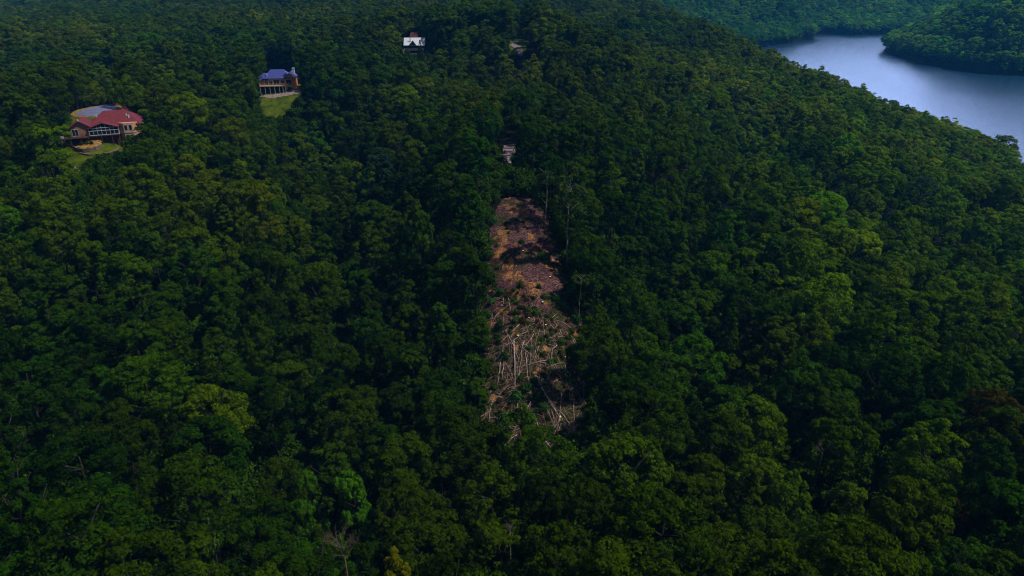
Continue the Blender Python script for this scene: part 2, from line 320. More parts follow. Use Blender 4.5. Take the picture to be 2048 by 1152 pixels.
# ------------------------------------------------------------------ tree prototypes
def leaf_quads(P, N, size, jit=.75, asp=.75):
    n = len(P); D = N+RNG.normal(0, jit*.62, (n, 3)); D /= np.linalg.norm(D, axis=1)[:, None]
    T = np.cross(D, RNG.normal(size=(n, 3))); T /= np.linalg.norm(T, axis=1)[:, None]; B = np.cross(D, T)
    s = size*RNG.uniform(.6, 1.35, n)[:, None]
    V = np.stack([P-T*s*.5, P+B*s*.5*asp+D*s*.08, P+T*s*.5, P-B*s*.5*asp+D*s*.08], 1).reshape(-1, 3)
    return V, np.arange(4*n).reshape(-1, 4)
def set_leafvar(me, vals):
    a = me.attributes.new('leafvar', 'FLOAT', 'FACE'); a.data.foreach_set('value', vals.astype(np.float32))
def sph(n):
    v = RNG.normal(size=(n, 3)); return v/np.linalg.norm(v, axis=1)[:, None]
def crown_mesh(name, kind, n_leaf=13000, size=.33, seed=0):
    """Unit: metres for a tree about 18 m tall with a crown about 5 m in radius, base at z = 0."""
    g = RNG
    lobes = []
    if kind == 'round':
        rx, rz, cz = 4.5, 5.6, 11.3
        for i in range(44):
            th = g.uniform(0, 2*pi); ph = math.acos(g.uniform(-.6, 1)); k = g.uniform(.78, 1.0)
            lobes.append((rx*k*sin(ph)*cos(th), rx*k*sin(ph)*sin(th), cz+rz*k*cos(ph), g.uniform(1.0, 1.7)))
    elif kind == 'oval':
        for i in range(42):
            t = g.uniform(0, 1); rr = 4.3*math.sqrt(max(0.04, 1-(2*t-.85)**2*.85))*g.uniform(.55, 1); th = g.uniform(0, 2*pi)
            lobes.append((rr*cos(th), rr*sin(th), 7.0+t*9.8, g.uniform(1.0, 1.7)*(1.15-.4*t)))
        lobes.append((0, 0, 17.6, 1.1))
    elif kind == 'spread':
        for i in range(24):
            th = g.uniform(0, 2*pi); rr = 5.4*math.sqrt(g.uniform(.02, 1)); 
            lobes.append((rr*cos(th), rr*sin(th), 14.6-.11*rr*rr+g.uniform(-.8, 1.1), g.uniform(1.1, 1.9)))
        for i in range(8):
            th = g.uniform(0, 2*pi); lobes.append((3.6*cos(th), 3.6*sin(th), g.uniform(8.5, 11), g.uniform(.9, 1.4)))
    elif kind == 'cluster':      # a few big rounded heads on separate limbs
        heads = [(g.uniform(-2.5, 2.5), g.uniform(-2.5, 2.5), g.uniform(9, 15.6), g.uniform(1.9, 2.8)) for _ in range(6)]
        for hx, hy, hz, hr in heads:
            for i in range(6):
                d = sph(1)[0]; lobes.append((hx+d[0]*hr*.75, hy+d[1]*hr*.75, hz+abs(d[2])*hr*.8-.4, g.uniform(.8, 1.35)))
        for i in range(6):
            th = g.uniform(0, 2*pi); lobes.append((3.2*cos(th), 3.2*sin(th), g.uniform(8, 10.5), g.uniform(.9, 1.3)))
    elif kind == 'cone':
        for i in range(34):
            t = g.uniform(0, 1)**.9; rr = (3.9*(1-t)+.3)*g.uniform(.6, 1.0); th = g.uniform(0, 2*pi)
            lobes.append((rr*cos(th), rr*sin(th), 5.5+t*12.2, g.uniform(.8, 1.35)*(1.2-.55*t)))
    elif kind == 'pine':
        for lv in range(10):
            z = 7+lv*1.35; R_ = 3.7*math.sqrt(max(.08, 1-((z-10.5)/8.6)**2)); m_ = 6
            a0 = g.uniform(0, 6)
            for k in range(m_):
                th = a0+2*pi*k/m_+g.uniform(-.2, .2); q = g.uniform(.6, 1)
                lobes.append((R_*q*cos(th), R_*q*sin(th), z-.1*R_*q, g.uniform(.75, 1.1)))
        lobes.append((0, 0, 18.6, .8))
    L = np.array(lobes); c0 = L[:, :3].mean(0)
    subs = []; svar = []
    for x, y, z, r in L:
        lobevar = g.uniform(.3, .7)
        for k in range(12):
            d = sph(1)[0]; out = np.array([x, y, z])-c0; out = out/(np.linalg.norm(out)+1e-6)
            d = d+out*.55+np.array([0, 0, .35]); d /= np.linalg.norm(d)
            subs.append((x+d[0]*r*.72, y+d[1]*r*.72, z+d[2]*r*.6, r*g.uniform(.28, .44))); svar.append(np.clip(lobevar+g.normal(0, .13), 0, 1))
    S = np.array(subs); svar = np.array(svar); wgt = S[:, 3]**2; wgt /= wgt.sum()
    idx = g.choice(len(S), n_leaf, p=wgt)
    d = sph(n_leaf); out = S[idx, :3]-c0; out /= np.linalg.norm(out, axis=1)[:, None]
    d = d+out*.45+np.array([0, 0, .30]); d /= np.linalg.norm(d, axis=1)[:, None]
    rad = S[idx, 3]*g.uniform(.84, 1.08, n_leaf)
    P = S[idx, :3]+d*rad[:, None]*np.array([1.08, 1.08, .82])
    V, F = leaf_quads(P, d*1.3, size, .55)
    me = mesh_np(name, V, F, M_LEAF); set_leafvar(me, np.clip(svar[idx]+g.normal(0, .16, n_leaf), 0, 1)); return me
def trunk_mesh(name, mat, h=14, r0=.27, limbs=7, seed=0, bend=.5):
    m = MB(); pts = []; x = y = 0
    for i in range(8):
        t = i/7; x += random.uniform(-bend, bend)*.3; y += random.uniform(-bend, bend)*.3; pts.append(Vector((x, y, -1.2+t*(h+1.2))))
    m.tube(pts, [r0*(1.25 if i == 0 else 1)*(1-.82*i/7) for i in range(8)], 7)
    for k in range(limbs):
        i = random.randint(3, 6); b = pts[i]; th = random.uniform(0, 2*pi); ln = random.uniform(2.2, 4.2)
        e1 = b+Vector((cos(th)*ln*.5, sin(th)*ln*.5, ln*.35)); e2 = b+Vector((cos(th)*ln, sin(th)*ln, ln*.95))
        m.tube([b, e1, e2], [r0*.38, r0*.25, .04], 5)
        th2 = th+random.uniform(-.8, .8); m.tube([e1, e1+Vector((cos(th2)*ln*.45, sin(th2)*ln*.45, ln*.4))], [r0*.2, .03], 4)
    return m.mesh(name, mat, True)
KINDS = ['round', 'round', 'round', 'oval', 'oval', 'cluster', 'round', 'cluster', 'cluster', 'cone', 'oval', 'round', 'round', 'round', 'cluster', 'oval']
CROWNS = [crown_mesh('crown', k) for k in KINDS]
PINE = [crown_mesh('crown', 'pine', 5500, .32) for _ in range(2)]
TRUNKS = [trunk_mesh('trunk', M_BARK) for _ in range(5)]
PTRUNK = trunk_mesh('trunk', M_BARK, 18, .24, 5)

# ------------------------------------------------------------------ where trees stand
WIN = [  # tree-free sight openings of the photograph: polygon, and the distance of the ground behind them
    ([(146,232),(160,222),(200,212),(252,205),(252,232),(268,250),(272,300),(225,304),(170,326),(136,330),(124,316),(126,295),(138,285),(140,262),(152,245)], 292),
    ([(518,134),(592,134),(594,170),(612,176),(610,190),(600,200),(584,214),(574,240),(526,240),(518,215),(517,180)], 366),
    ([(806,66),(852,66),(852,82),(842,86),(834,112),(806,112)], 475),
    ([(1024,80),(1046,80),(1044,92),(1043,108),(1036,108),(1026,94)], 480),
    ([(1003,290),(1034,288),(1032,312),(1022,336),(1006,338)], 262),
    ([(422,52),(438,52),(438,62),(422,62)], 560),
    ([(819,60),(836,60),(836,69),(819,69)], 520),
    ([(1010,392),(1060,392),(1090,440),(1122,470),(1136,545),(1122,600),(1138,645),(1160,720),(1166,800),(1160,868),(1115,868),(1095,830),(1040,800),(1020,845),(985,850),(970,830),(982,780),(992,700),(988,640),(978,600),(992,540),(990,480),(1004,420)], 212)]
WORLD_FREE = [CLEAR_W, LAWN1, LAWN2, LAWN3, LAWN4, world_poly([(1002,330),(1006,292),(1040,288),(1034,310),(1024,332)])]
def blocked(x, y, z0, h, r):
    x, y, z0, h, r = map(np.asarray, (x, y, z0, h, r)); b = np.zeros(x.shape, bool)
    for P in WORLD_FREE: b |= inpoly(x, y, P)
    for poly, ymax in WIN:
        ax = np.array(poly); near = (y < ymax)
        pts = [(0, .97), (0, .75), (0, .5), (-.5, .7), (.5, .7), (-.35, .92), (.35, .92), (0, .3)]
        if np.ptp(ax[:, 0]) < 60: pts += [(a, f) for a in (-1.0, -.7, -.35, .35, .7, 1.0) for f in (.45, .6, .75, .88)]
        for dx, fz in pts:
            px, py, d = proj(x+dx*r, y, z0+h*fz); b |= near & inpoly(px, py, poly)
    return b
trees = []   # x, y, r
cell = 7.0; gridh = {}
def ok(x, y, r):
    ci, cj = int(x//cell), int(y//cell)
    for i in range(ci-2, ci+3):
        for j in range(cj-2, cj+3):
            for (a, b, q) in gridh.get((i, j), ()):
                if (a-x)**2+(b-y)**2 < ((q+r)*.76)**2: return False
    return True
def put(x, y, r): gridh.setdefault((int(x//cell), int(y//cell)), []).append((x, y, r)); trees.append((x, y, r))
SPECIAL = [  # px, py of the crown's middle, distance, radius, crown kind, tint, label
    (425, 800, 108, 6.0, 0, (.062, .112, .005), 'bright yellow-green rounded tree, palest crown in the lower left forest'),
    (520, 398, 178, 6.0, 5, (.075, .11, .012), 'pale olive tree with a lumpy lit top among dark crowns, below the blue-roofed house'),
    (702, 962, 92, 4.6, 7, (.045, .14, .022), 'vivid green clustered tree standing against black shade, right of the bare grey tree'),
    (605, 950, 92, 3.8, 7, (.040, .12, .022), 'small vivid green tree just left of the vivid green clustered one'),
    (790, 1125, 66, 2.6, 3, (.14, .16, .012), 'small yellow-green treetop at the bottom edge, right of the bare snag'),
    (1255, 925, 86, 6.6, 0, (.040, .085, .012), 'large round dark green tree right of the foot of the log clearing'),
    (1045, 850, 101, 4.8, 3, (.035, .085, .014), 'leafy green tree covering the foot of the log clearing'),
    (1090, 905, 92, 5.4, 0, (.028, .066, .010), 'broad dark tree in front of the lowest logs of the clearing'),
    (965, 905, 96, 3.4, 9, (.035, .07, .012), 'slim tree left of the leafy tree at the clearing foot'),
    (300, 285, 222, 7.5, 0, (.030, .066, .008), 'large dark round tree hiding the right end of the red-roofed house'),
    (283, 318, 224, 5.0, 3, (.022, .055, .006), 'narrow dark tree in front of the lower right corner of the red-roofed house'),
    (840, 90, 428, 3.2, 9, (.02, .05, .004), 'pointed dark tree hiding the lower right of the white-roofed cabin'),
    (1995, 815, 108, 5.6, 0, (.042, .036, .006), 'rusty brown-leaved tree at the right edge, only brown crown of the forest'),
    (1915, 1020, 84, 2.6, 0, (.05, .034, .010), 'small brown-leaved crown tucked low among green trees near the lower right corner'),
    (1710, 990, 84, 4.5, 7, (.055, .11, .015), 'bright clustered green tree, below the centre of the right-hand forest'),
    (1580, 980, 86, 4.3, 4, (.055, .12, .015), 'upright bright green tree beside a black gap in the lower right forest'),
    (885, 620, 150, 4.2, 7, (.035, .09, .016), 'bluish green tree at the left edge of the clearing, level with the brush'),
    (915, 520, 168, 4.6, 0, (.036, .09, .016), 'green rounded tree at the left edge of the bare soil'),
    (835, 430, 178, 4.6, 4, (.04, .095, .016), 'pointed mid-green tree left of the clearing head'),
    (958, 655, 146, 3.5, 3, (.032, .08, .010), 'upright green tree leaning over the left edge of the slash, level with its top'),
    (950, 775, 130, 3.7, 7, (.030, .075, .010), 'lumpy green tree against the left edge of the felled trunks, low down'),
    (1178, 705, 137, 3.6, 3, (.026, .062, .010), 'dark upright tree over the right edge of the felled trunks'),
    (975, 545, 162, 3.0, 9, (.032, .08, .010), 'small pointed tree overlapping the left edge of the bare purple soil'),
    (900, 350, 193, 7.0, 0, (.026, .064, .010), 'very large dark tree left above the clearing head'),
]
SP_POS = []
for (px, py, Y, r, k, t, lb) in SPECIAL:
    p = at(px, py, Y); SP_POS.append((p[0], p[1], p[2])); put(p[0], p[1], r*.9)
PINES = [(1842,388,285,8.0),(1628,158,575,7),(1640,160,570,7),(1652,164,568,7),(1664,170,566,6.5),(1678,176,560,6.5),(1690,180,556,6),(1612,152,590,6),(760,330,232,6),(1470,196,430,6)]
for px, py, Y, r in PINES:
    p = at(px, py, Y); put(p[0], p[1], r*.7)
for r_, n_, j in ((6.7, 1100, .6), (5.7, 2600, .5), (4.8, 5000, .5), (3.6, 9000, .5)):
    for _ in range(n_):
        y = math.sqrt(random.uniform(36**2, 390**2)); x = random.uniform(-1, 1)*(y*.86+25)
        r = r_+random.uniform(-j, j)
        if ok(x, y, r): put(x, y, r)
NT = np.array(trees[len(SPECIAL)+len(PINES):])
s = 8.6; gx, gy = np.meshgrid(np.arange(-1500, 1900, s), np.arange(375, 2350, s)); gx = gx+(np.arange(gx.shape[0]) % 2)[:, None]*s/2
fx = (gx+RNG.uniform(-.42, .42, gx.shape)*s).ravel(); fy = (gy+RNG.uniform(-.42, .42, gx.shape)*s).ravel()
k = (np.abs(fx) < fy*.84+20) & ((fy > 392) | (np.abs(fx) > 360)); fx, fy = fx[k], fy[k]
keep = (RNG.random(len(fx)) < np.clip(1.0-.45*(fy-700)/400, .5, 1)) | (H(fx, fy) < LAKE+16); fx, fy = fx[keep], fy[keep]
fr = RNG.uniform(4.8, 8.6, len(fx))*(1+.45*np.clip((fy-700)/400, 0, 1))
TX = np.concatenate([NT[:, 0], fx]); TY = np.concatenate([NT[:, 1], fy]); TR = np.concatenate([NT[:, 2], fr])
TZ = H(TX, TY); TH = 10.0+np.minimum(TR, 8)*1.9+RNG.normal(0, 1.7, len(TX)); TH = np.where(TR < 3.8, TH-1.5, TH)
ok_ = (TZ > LAKE+.3) & ~blocked(TX, TY, TZ, TH, TR)
# lines of sight: leave out what the canopy in front hides
us = np.linspace(-1.0, 1.0, 400); vs = np.exp(np.linspace(math.log(45), math.log(2400), 420))
GU, GV = np.meshgrid(us, vs); env = (H(GU*GV, GV)+11)/GV; env = np.maximum.accumulate(env, 0)
iu = np.clip(((TX/TY+1)/2*399).round().astype(int), 0, 399); iv = np.clip((np.searchsorted(vs, TY-14)-1), 0, 419)
vis = (TZ+TH+1) > (env[iv, iu]*TY-4)
PX, PY, PD = proj(TX, TY, TZ+TH*.7)
k = ok_ & (vis | (TY < 230)) & (PX > -260) & (PX < 2310) & (PY > -60)
TX, TY, TZ, TH, TR, PX, PY, PD = (a[k] for a in (TX, TY, TZ, TH, TR, PX, PY, PD))
KI = RNG.integers(0, len(KINDS), len(TX)); small = TR < 3.9; KI[small] = RNG.choice([3, 4, 9, 7, 10], small.sum())
# tint of each tree: hardwood greens, with slope light and hollow shade put into the colour
def tints(x, y, n):
    base = np.array([(.031, .067, .0006), (.040, .078, .0006), (.024, .059, .001), (.050, .092, .0008), (.019, .046, .0008), (.028, .080, .001)])
    wg = np.array([.26, .24, .17, .12, .13, .08]); c = base[RNG.choice(6, n, p=wg)]*RNG.uniform(.62, 1.3, (n, 1))*RNG.uniform(.93, 1.07, (n, 3))
    q = np.sin(x*.03+1.3)*np.sin(y*.023)+.5*np.sin(x*.011-y*.014); c[:, 0] *= 1+.16*q; c *= (1+.12*q)[:, None]
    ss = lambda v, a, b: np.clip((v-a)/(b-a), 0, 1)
    slope_lit = ss(x/y, .12, .5)*ss(y, 80, 200); c *= (1+.75*slope_lit)[:, None]; c[:, 0] *= 1+.06*slope_lit          # sunlight on the lakeward slope, put into the tint
    hol = np.exp(-((x+.22*y)**2)/(2*(.09*y)**2))*(1-ss(y, 210, 320)); c *= (1-.25*hol)[:, None]; c *= (1+.15*ss(-x/y, .36, .55)*ss(y, 110, 135)*(1-ss(y, 200, 300)))[:, None]  # painted shade in the left hollow, painted light on the far-left slope
    c *= (.70+.30*ss(y, 90, 230)+.12*ss(x/y, .2, .5))[:, None]  # brightness falloff painted into the tint: near crowns darker, right-hand ones lighter
    up = ss(y, 230, 520); c *= (1+.38*up)[:, None]; c[:, 0] *= 1+.14*up*(1-ss(y, 800, 1000))  # extra light on the ridge top behind, painted into the tint
    fr_ = ss(y, 850, 1100); c *= (1+.5*fr_)[:, None]; c[:, 0] *= 1-.25*fr_  # far hills: hazy light painted in, brighter and less red
    return c
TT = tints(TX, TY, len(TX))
print('trees', len(TX))

size_px = TR*FPX/PD; inside = (PX > -20) & (PX < 2068) & (PY > 0) & (PY < 1170)
rank = np.argsort(-(size_px*inside)); NEAR = rank[:300-len(SPECIAL)-8]
# ------------------------------------------------------------------ labels
LM = [(210, 250, 'the red-roofed house'), (560, 165, 'the blue-roofed house'), (828, 90, 'the white-roofed house'), (1040, 430, 'the clearing head'),
      (1060, 560, 'the bare soil'), (1080, 740, 'the felled logs'), (1050, 900, 'the clearing foot'), (400, 985, 'the bare grey tree'),
      (680, 1085, 'the leafless snag'), (425, 800, 'the yellow-green tree'), (520, 398, 'the pale olive tree'), (1990, 815, 'the rusty brown tree'),
      (1842, 388, 'the dark lone conifer'), (1255, 925, 'the large round tree'), (702, 962, 'the vivid green tree'), (1650, 880, 'the thin dead branches'),
      (1500, 640, 'the slope centre'), (1560, 1120, 'the black gap'), (250, 580, 'the left hollow')]
ORD = ['first', 'second', 'third', 'fourth', 'fifth', 'sixth', 'seventh', 'eighth', 'ninth', 'tenth', 'eleventh', 'twelfth', 'thirteenth', 'fourteenth', 'fifteenth', 'sixteenth', 'seventeenth', 'eighteenth', 'nineteenth', 'twentieth', 'twenty-first', 'twenty-second', 'twenty-third', 'twenty-fourth', 'twenty-fifth', 'twenty-sixth', 'twenty-seventh', 'twenty-eighth']
def where(px, py):
    lx, ly, nm = min(LM, key=lambda l: (l[0]-px)**2+((l[1]-py)*1.15)**2)
    dx, dy = px-lx, py-ly; d = math.hypot(dx, dy); a = math.degrees(math.atan2(-dy, dx)) % 360
    dirs = ['right of', 'above right of', 'above', 'above left of', 'left of', 'below left of', 'below', 'below right of']
    return ('close ' if d < 70 else 'well ' if d > 170 else '')+dirs[int(((a+22.5) % 360)//45)]+' '+nm
SHAPE = {'round': 'rounded', 'oval': 'oval', 'spread': 'flat-topped', 'cluster': 'lumpy', 'cone': 'pointed', 'pine': 'conical'}
def tone(t):
    l = t[1]
    return ('olive' if t[0]/t[1] > .55 else 'dark' if l < .062 else 'bright' if l > .095 else 'bluish' if t[2]/t[1] > .2 else 'mid-green')
def unique_labels(items, noun_pl):     # items: (px, adj, noun, where, object)
    by = {}
    for it in items: by.setdefault((it[1], it[3]), []).append(it)
    for (adj, wh), g in by.items():
        g.sort(key=lambda q: q[0])
        for i, it in enumerate(g):
            if len(g) == 1: it[4]['label'] = f'{adj} {it[2]} {wh}'
            elif i == 0: it[4]['label'] = f'leftmost of the {adj} {noun_pl} {wh}'
            else: it[4]['label'] = f'{ORD[i]} from left of {adj} {noun_pl} {wh}'
def make_tree(name, x, y, z, h, r, crown, trunk, tint, rz, group='trees of the forest', base_h=18.0, base_r=5.2):
    t = empty(name, (x, y, z-.1), rz, (r/base_r, r/base_r, h/base_h)); tag(t, cat='tree', group=group)
    c = link('crown', crown, t); c['tint'] = [float(q) for q in tint]; link('trunk', trunk, t); return t
items = []; PROTO = {}
for i in NEAR:
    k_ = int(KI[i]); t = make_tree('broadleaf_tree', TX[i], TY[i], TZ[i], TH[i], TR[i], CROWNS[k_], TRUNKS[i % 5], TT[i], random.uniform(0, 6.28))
    PROTO.setdefault(k_, t.children[0])
    px, py = float(PX[i]), float(PY[i])
    items.append((px, tone(TT[i])+' '+SHAPE[KINDS[k_]], 'tree', where(px, py), t))
unique_labels(items, 'trees')
for (px, py, Y, r, k_, tn, lb), p in zip(SPECIAL, SP_POS):
    z = gz(p[0], p[1]); top = p[2]+r*.8; h = min(max(top-z, 9), 27)
    t = make_tree('broadleaf_tree', p[0], p[1], top-h, h, r, CROWNS[k_], TRUNKS[0], (tn[0], tn[1]*.92, tn[2]*.12), random.uniform(0, 6)); t['label'] = lb
PL = ['dark blue-green conifer standing alone amid light green slope', 'dark round-topped pine against the lake, third from left', 'dark round-topped pine against the lake, fourth from left',
      'dark round-topped pine against the lake, fifth from left', 'dark round-topped pine against the lake, sixth from left', 'dark pine against the lake, second from right of its clump', 'rightmost dark pine of the clump against the lake',
      'leftmost dark pine of the clump against the lake', 'dark feathery conifer left above the clearing', 'dark conifer in the shaded hollow below the ridge']
for j, (px, py, Y, r) in enumerate(PINES):
    p = at(px, py, Y); z = gz(p[0], p[1]); h = min(max(p[2]+r*.8-z, 14), 26)
    t = make_tree('pine_tree', p[0], p[1], p[2]+r*.8-h, h, r, PINE[j % 2], PTRUNK, (.020, .050, .026), random.uniform(0, 6), 'pines', 19.0, 4.2); t['label'] = PL[j]

# the rest of the forest: one object, a tree on each of its points
def forest(name, idx):
    n = len(idx); me = bpy.data.meshes.new(name); me.vertices.add(n)
    me.vertices.foreach_set('co', np.stack([TX[idx], TY[idx], TZ[idx]-.1], -1).astype(np.float32).ravel())
    def attr(nm, typ, arr, key):
        a = me.attributes.new(nm, typ, 'POINT'); a.data.foreach_set(key, np.asarray(arr).ravel())
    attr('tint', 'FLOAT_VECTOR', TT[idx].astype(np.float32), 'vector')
    sc = np.stack([TR[idx]/5.2, TR[idx]/5.2, TH[idx]/18], -1).astype(np.float32); attr('size', 'FLOAT_VECTOR', sc, 'vector')
    rt = np.zeros((n, 3), np.float32); rt[:, 2] = RNG.uniform(0, 6.28, n); attr('turn', 'FLOAT_VECTOR', rt, 'vector')
    attr('pick', 'INT', KI[idx].astype(np.int32), 'value')
    o = link(name, me); tag(o, 'dense summer broadleaf forest covering the ridge and the hills around the lake', 'forest', kind='stuff')
    ng = bpy.data.node_groups.new(name, 'GeometryNodeTree'); N, L = ng.nodes, ng.links
    ng.interface.new_socket('Geometry', in_out='INPUT', socket_type='NodeSocketGeometry'); ng.interface.new_socket('Geometry', in_out='OUTPUT', socket_type='NodeSocketGeometry')
    gi, go = N.new('NodeGroupInput'), N.new('NodeGroupOutput')
    def named(nm, typ):
        q = N.new('GeometryNodeInputNamedAttribute'); q.data_type = typ; q.inputs['Name'].default_value = nm; return q.outputs['Attribute']
    outs = []
    for objs in ([PROTO[k_] for k_ in sorted(PROTO)], [PROTO[k_].parent.children[1] for k_ in sorted(PROTO)][:4]):
        jn = N.new('GeometryNodeJoinGeometry')
        for ob in objs:
            oi = N.new('GeometryNodeObjectInfo'); oi.inputs['Object'].default_value = ob; oi.transform_space = 'ORIGINAL'
            gtoi = N.new('GeometryNodeGeometryToInstance'); L.new(oi.outputs['Geometry'], gtoi.inputs[0]); L.new(gtoi.outputs[0], jn.inputs[0])
        iop = N.new('GeometryNodeInstanceOnPoints'); L.new(gi.outputs[0], iop.inputs['Points']); L.new(jn.outputs[0], iop.inputs['Instance'])
        iop.inputs['Pick Instance'].default_value = True
        L.new(named('pick', 'INT'), iop.inputs['Instance Index']); L.new(named('turn', 'FLOAT_VECTOR'), iop.inputs['Rotation']); L.new(named('size', 'FLOAT_VECTOR'), iop.inputs['Scale'])
        outs.append(iop.outputs[0])
    jn = N.new('GeometryNodeJoinGeometry'); [L.new(q, jn.inputs[0]) for q in outs]; L.new(jn.outputs[0], go.inputs[0])
    md = o.modifiers.new('scatter', 'NODES'); md.node_group = ng; return o
rest = np.setdiff1d(np.arange(len(TX)), NEAR); forest('forest', rest)
# ------------------------------------------------------------------ houses
M_REDROOF = surf('red_shingles', (.11, .018, .026), (.17, .034, .044), 2.5, .8, .15, .2, 8)
M_TAN = surf('tan_siding', (.22, .12, .075), (.30, .17, .11), .8, .8, .1, stretch=(1, 1, 6))
M_SALMON = surf('salmon_stone', (.40, .21, .13), (.54, .31, .2), 1.6, .85, .1, .3)
M_BRICKROOF = surf('brick_red_roof', (.085, .028, .025), (.13, .05, .045), 2, .85, .1)
M_BROWN = surf('brown_brick', (.16, .075, .055), (.27, .135, .10), 2.2, .85, .1, .3)
M_DARKW = surf('dark_timber', (.055, .022, .022), (.10, .045, .04), 1.5, .8, .1)
M_CREAM = surf('cream_paint', (.30, .27, .20), (.40, .35, .27), 1, .7, .2)
M_WHITE = surf('white_paint', (.40, .44, .50), (.5, .54, .6), 1, .55, .3)
M_STONE = surf('retaining_stone', (.10, .075, .06), (.22, .17, .13), 2.4, .9, .1, .4)
M_BLUEROOF = surf('blue_shingles', (.032, .042, .19), (.055, .068, .28), 2.5, .65, .3, .2, 8)
M_ORANGE = surf('orange_cedar', (.50, .15, .035), (.66, .23, .06), 1.2, .7, .15, stretch=(1, 1, 8))
M_METALROOF = surf('white_metal_roof', (.55, .58, .66), (.64, .67, .74), .8, .5, .4)
M_NAVY = surf('dark_log_wall', (.018, .014, .03), (.035, .025, .05), 1, .8, .1, stretch=(.4, 1, 6))
M_BLUEDARK = surf('slate_blue_roof', (.05, .13, .24), (.07, .17, .30), 1, .7, .2)
mg, ng_, bg_ = newmat('window_glass'); bg_.inputs['Base Color'].default_value = (.012, .018, .03, 1); bg_.inputs['Roughness'].default_value = .08; bg_.inputs['Specular IOR Level'].default_value = .7
M_GLASS = mg
def window(parent, x, z, w_, h_, y, mat=None, nx=2, side=None):
    """a framed window standing 3 cm proud of the wall plane y (front), or of the plane x = side"""
    f = MB(); t = .09
    def bar(x0, x1, z0, z1, d=.06):
        if side is None: f.box(x0, x1, y-d, y+.02, z0, z1)
        else: f.box(side-.02, side+d, x0, x1, z0, z1)
    bar(x, x+t, z, z+h_); bar(x+w_-t, x+w_, z, z+h_); bar(x+t, x+w_-t, z, z+t); bar(x+t, x+w_-t, z+h_-t, z+h_)
    for k in range(1, nx): c = x+w_*k/nx; bar(c-.04, c+.04, z+t, z+h_-t, .05)
    o = f.build('window', mat or M_WHITE, parent); g = MB()
    if side is None: g.box(x+t, x+w_-t, y-.03, y+.01, z+t, z+h_-t)
    else: g.box(side-.01, side+.03, x+t, x+w_-t, z+t, z+h_-t)
    g.build('pane', M_GLASS, o); return o
def roof_face(mb, poly, t=.22): mb.slab(poly, t)
def gable_roof(mb, x0, x1, y0, y1, z0, z1, axis='x', t=.22):
    if axis == 'x':
        ym = (y0+y1)/2; mb.slab([(x0, y0, z0), (x1, y0, z0), (x1, ym, z1), (x0, ym, z1)], t); mb.slab([(x0, ym, z1), (x1, ym, z1), (x1, y1, z0), (x0, y1, z0)], t)
    else:
        xm = (x0+x1)/2; mb.slab([(x0, y0, z0), (xm, y0, z1), (xm, y1, z1), (x0, y1, z0)], t); mb.slab([(xm, y0, z1), (x1, y0, z0), (x1, y1, z0), (xm, y1, z1)], t)
def hip_roof(mb, x0, x1, y0, y1, z0, z1, inset, t=.2):
    ym = (y0+y1)/2; A, B, C, D = (x0, y0, z0), (x1, y0, z0), (x1, y1, z0), (x0, y1, z0); E, F_ = (x0+inset, ym, z1), (x1-inset, ym, z1)
    for p in ([A, B, F_, E], [B, C, F_], [C, D, E, F_], [D, A, E]): mb.slab(p, t)
def railing(parent, pts, z, h=1.0, mat=None, post=1.6, mid=3):
    m = MB()
    for (xa, ya), (xb, yb) in zip(pts, pts[1:]):
        for k in range(mid+1): zz = z+h*(k+.6)/(mid+.6) if k < mid else z+h; m.tube([(xa, ya, zz), (xb, yb, zz)], [.045 if k == mid else .025]*2, 4)
        L_ = math.hypot(xb-xa, yb-ya); n = max(1, int(L_/post))
        for k in range(n+1): x = xa+(xb-xa)*k/n; y = ya+(yb-ya)*k/n; m.box(x-.05, x+.05, y-.05, y+.05, z, z+h)
    return m.build('railing', mat or M_DARKW, parent)

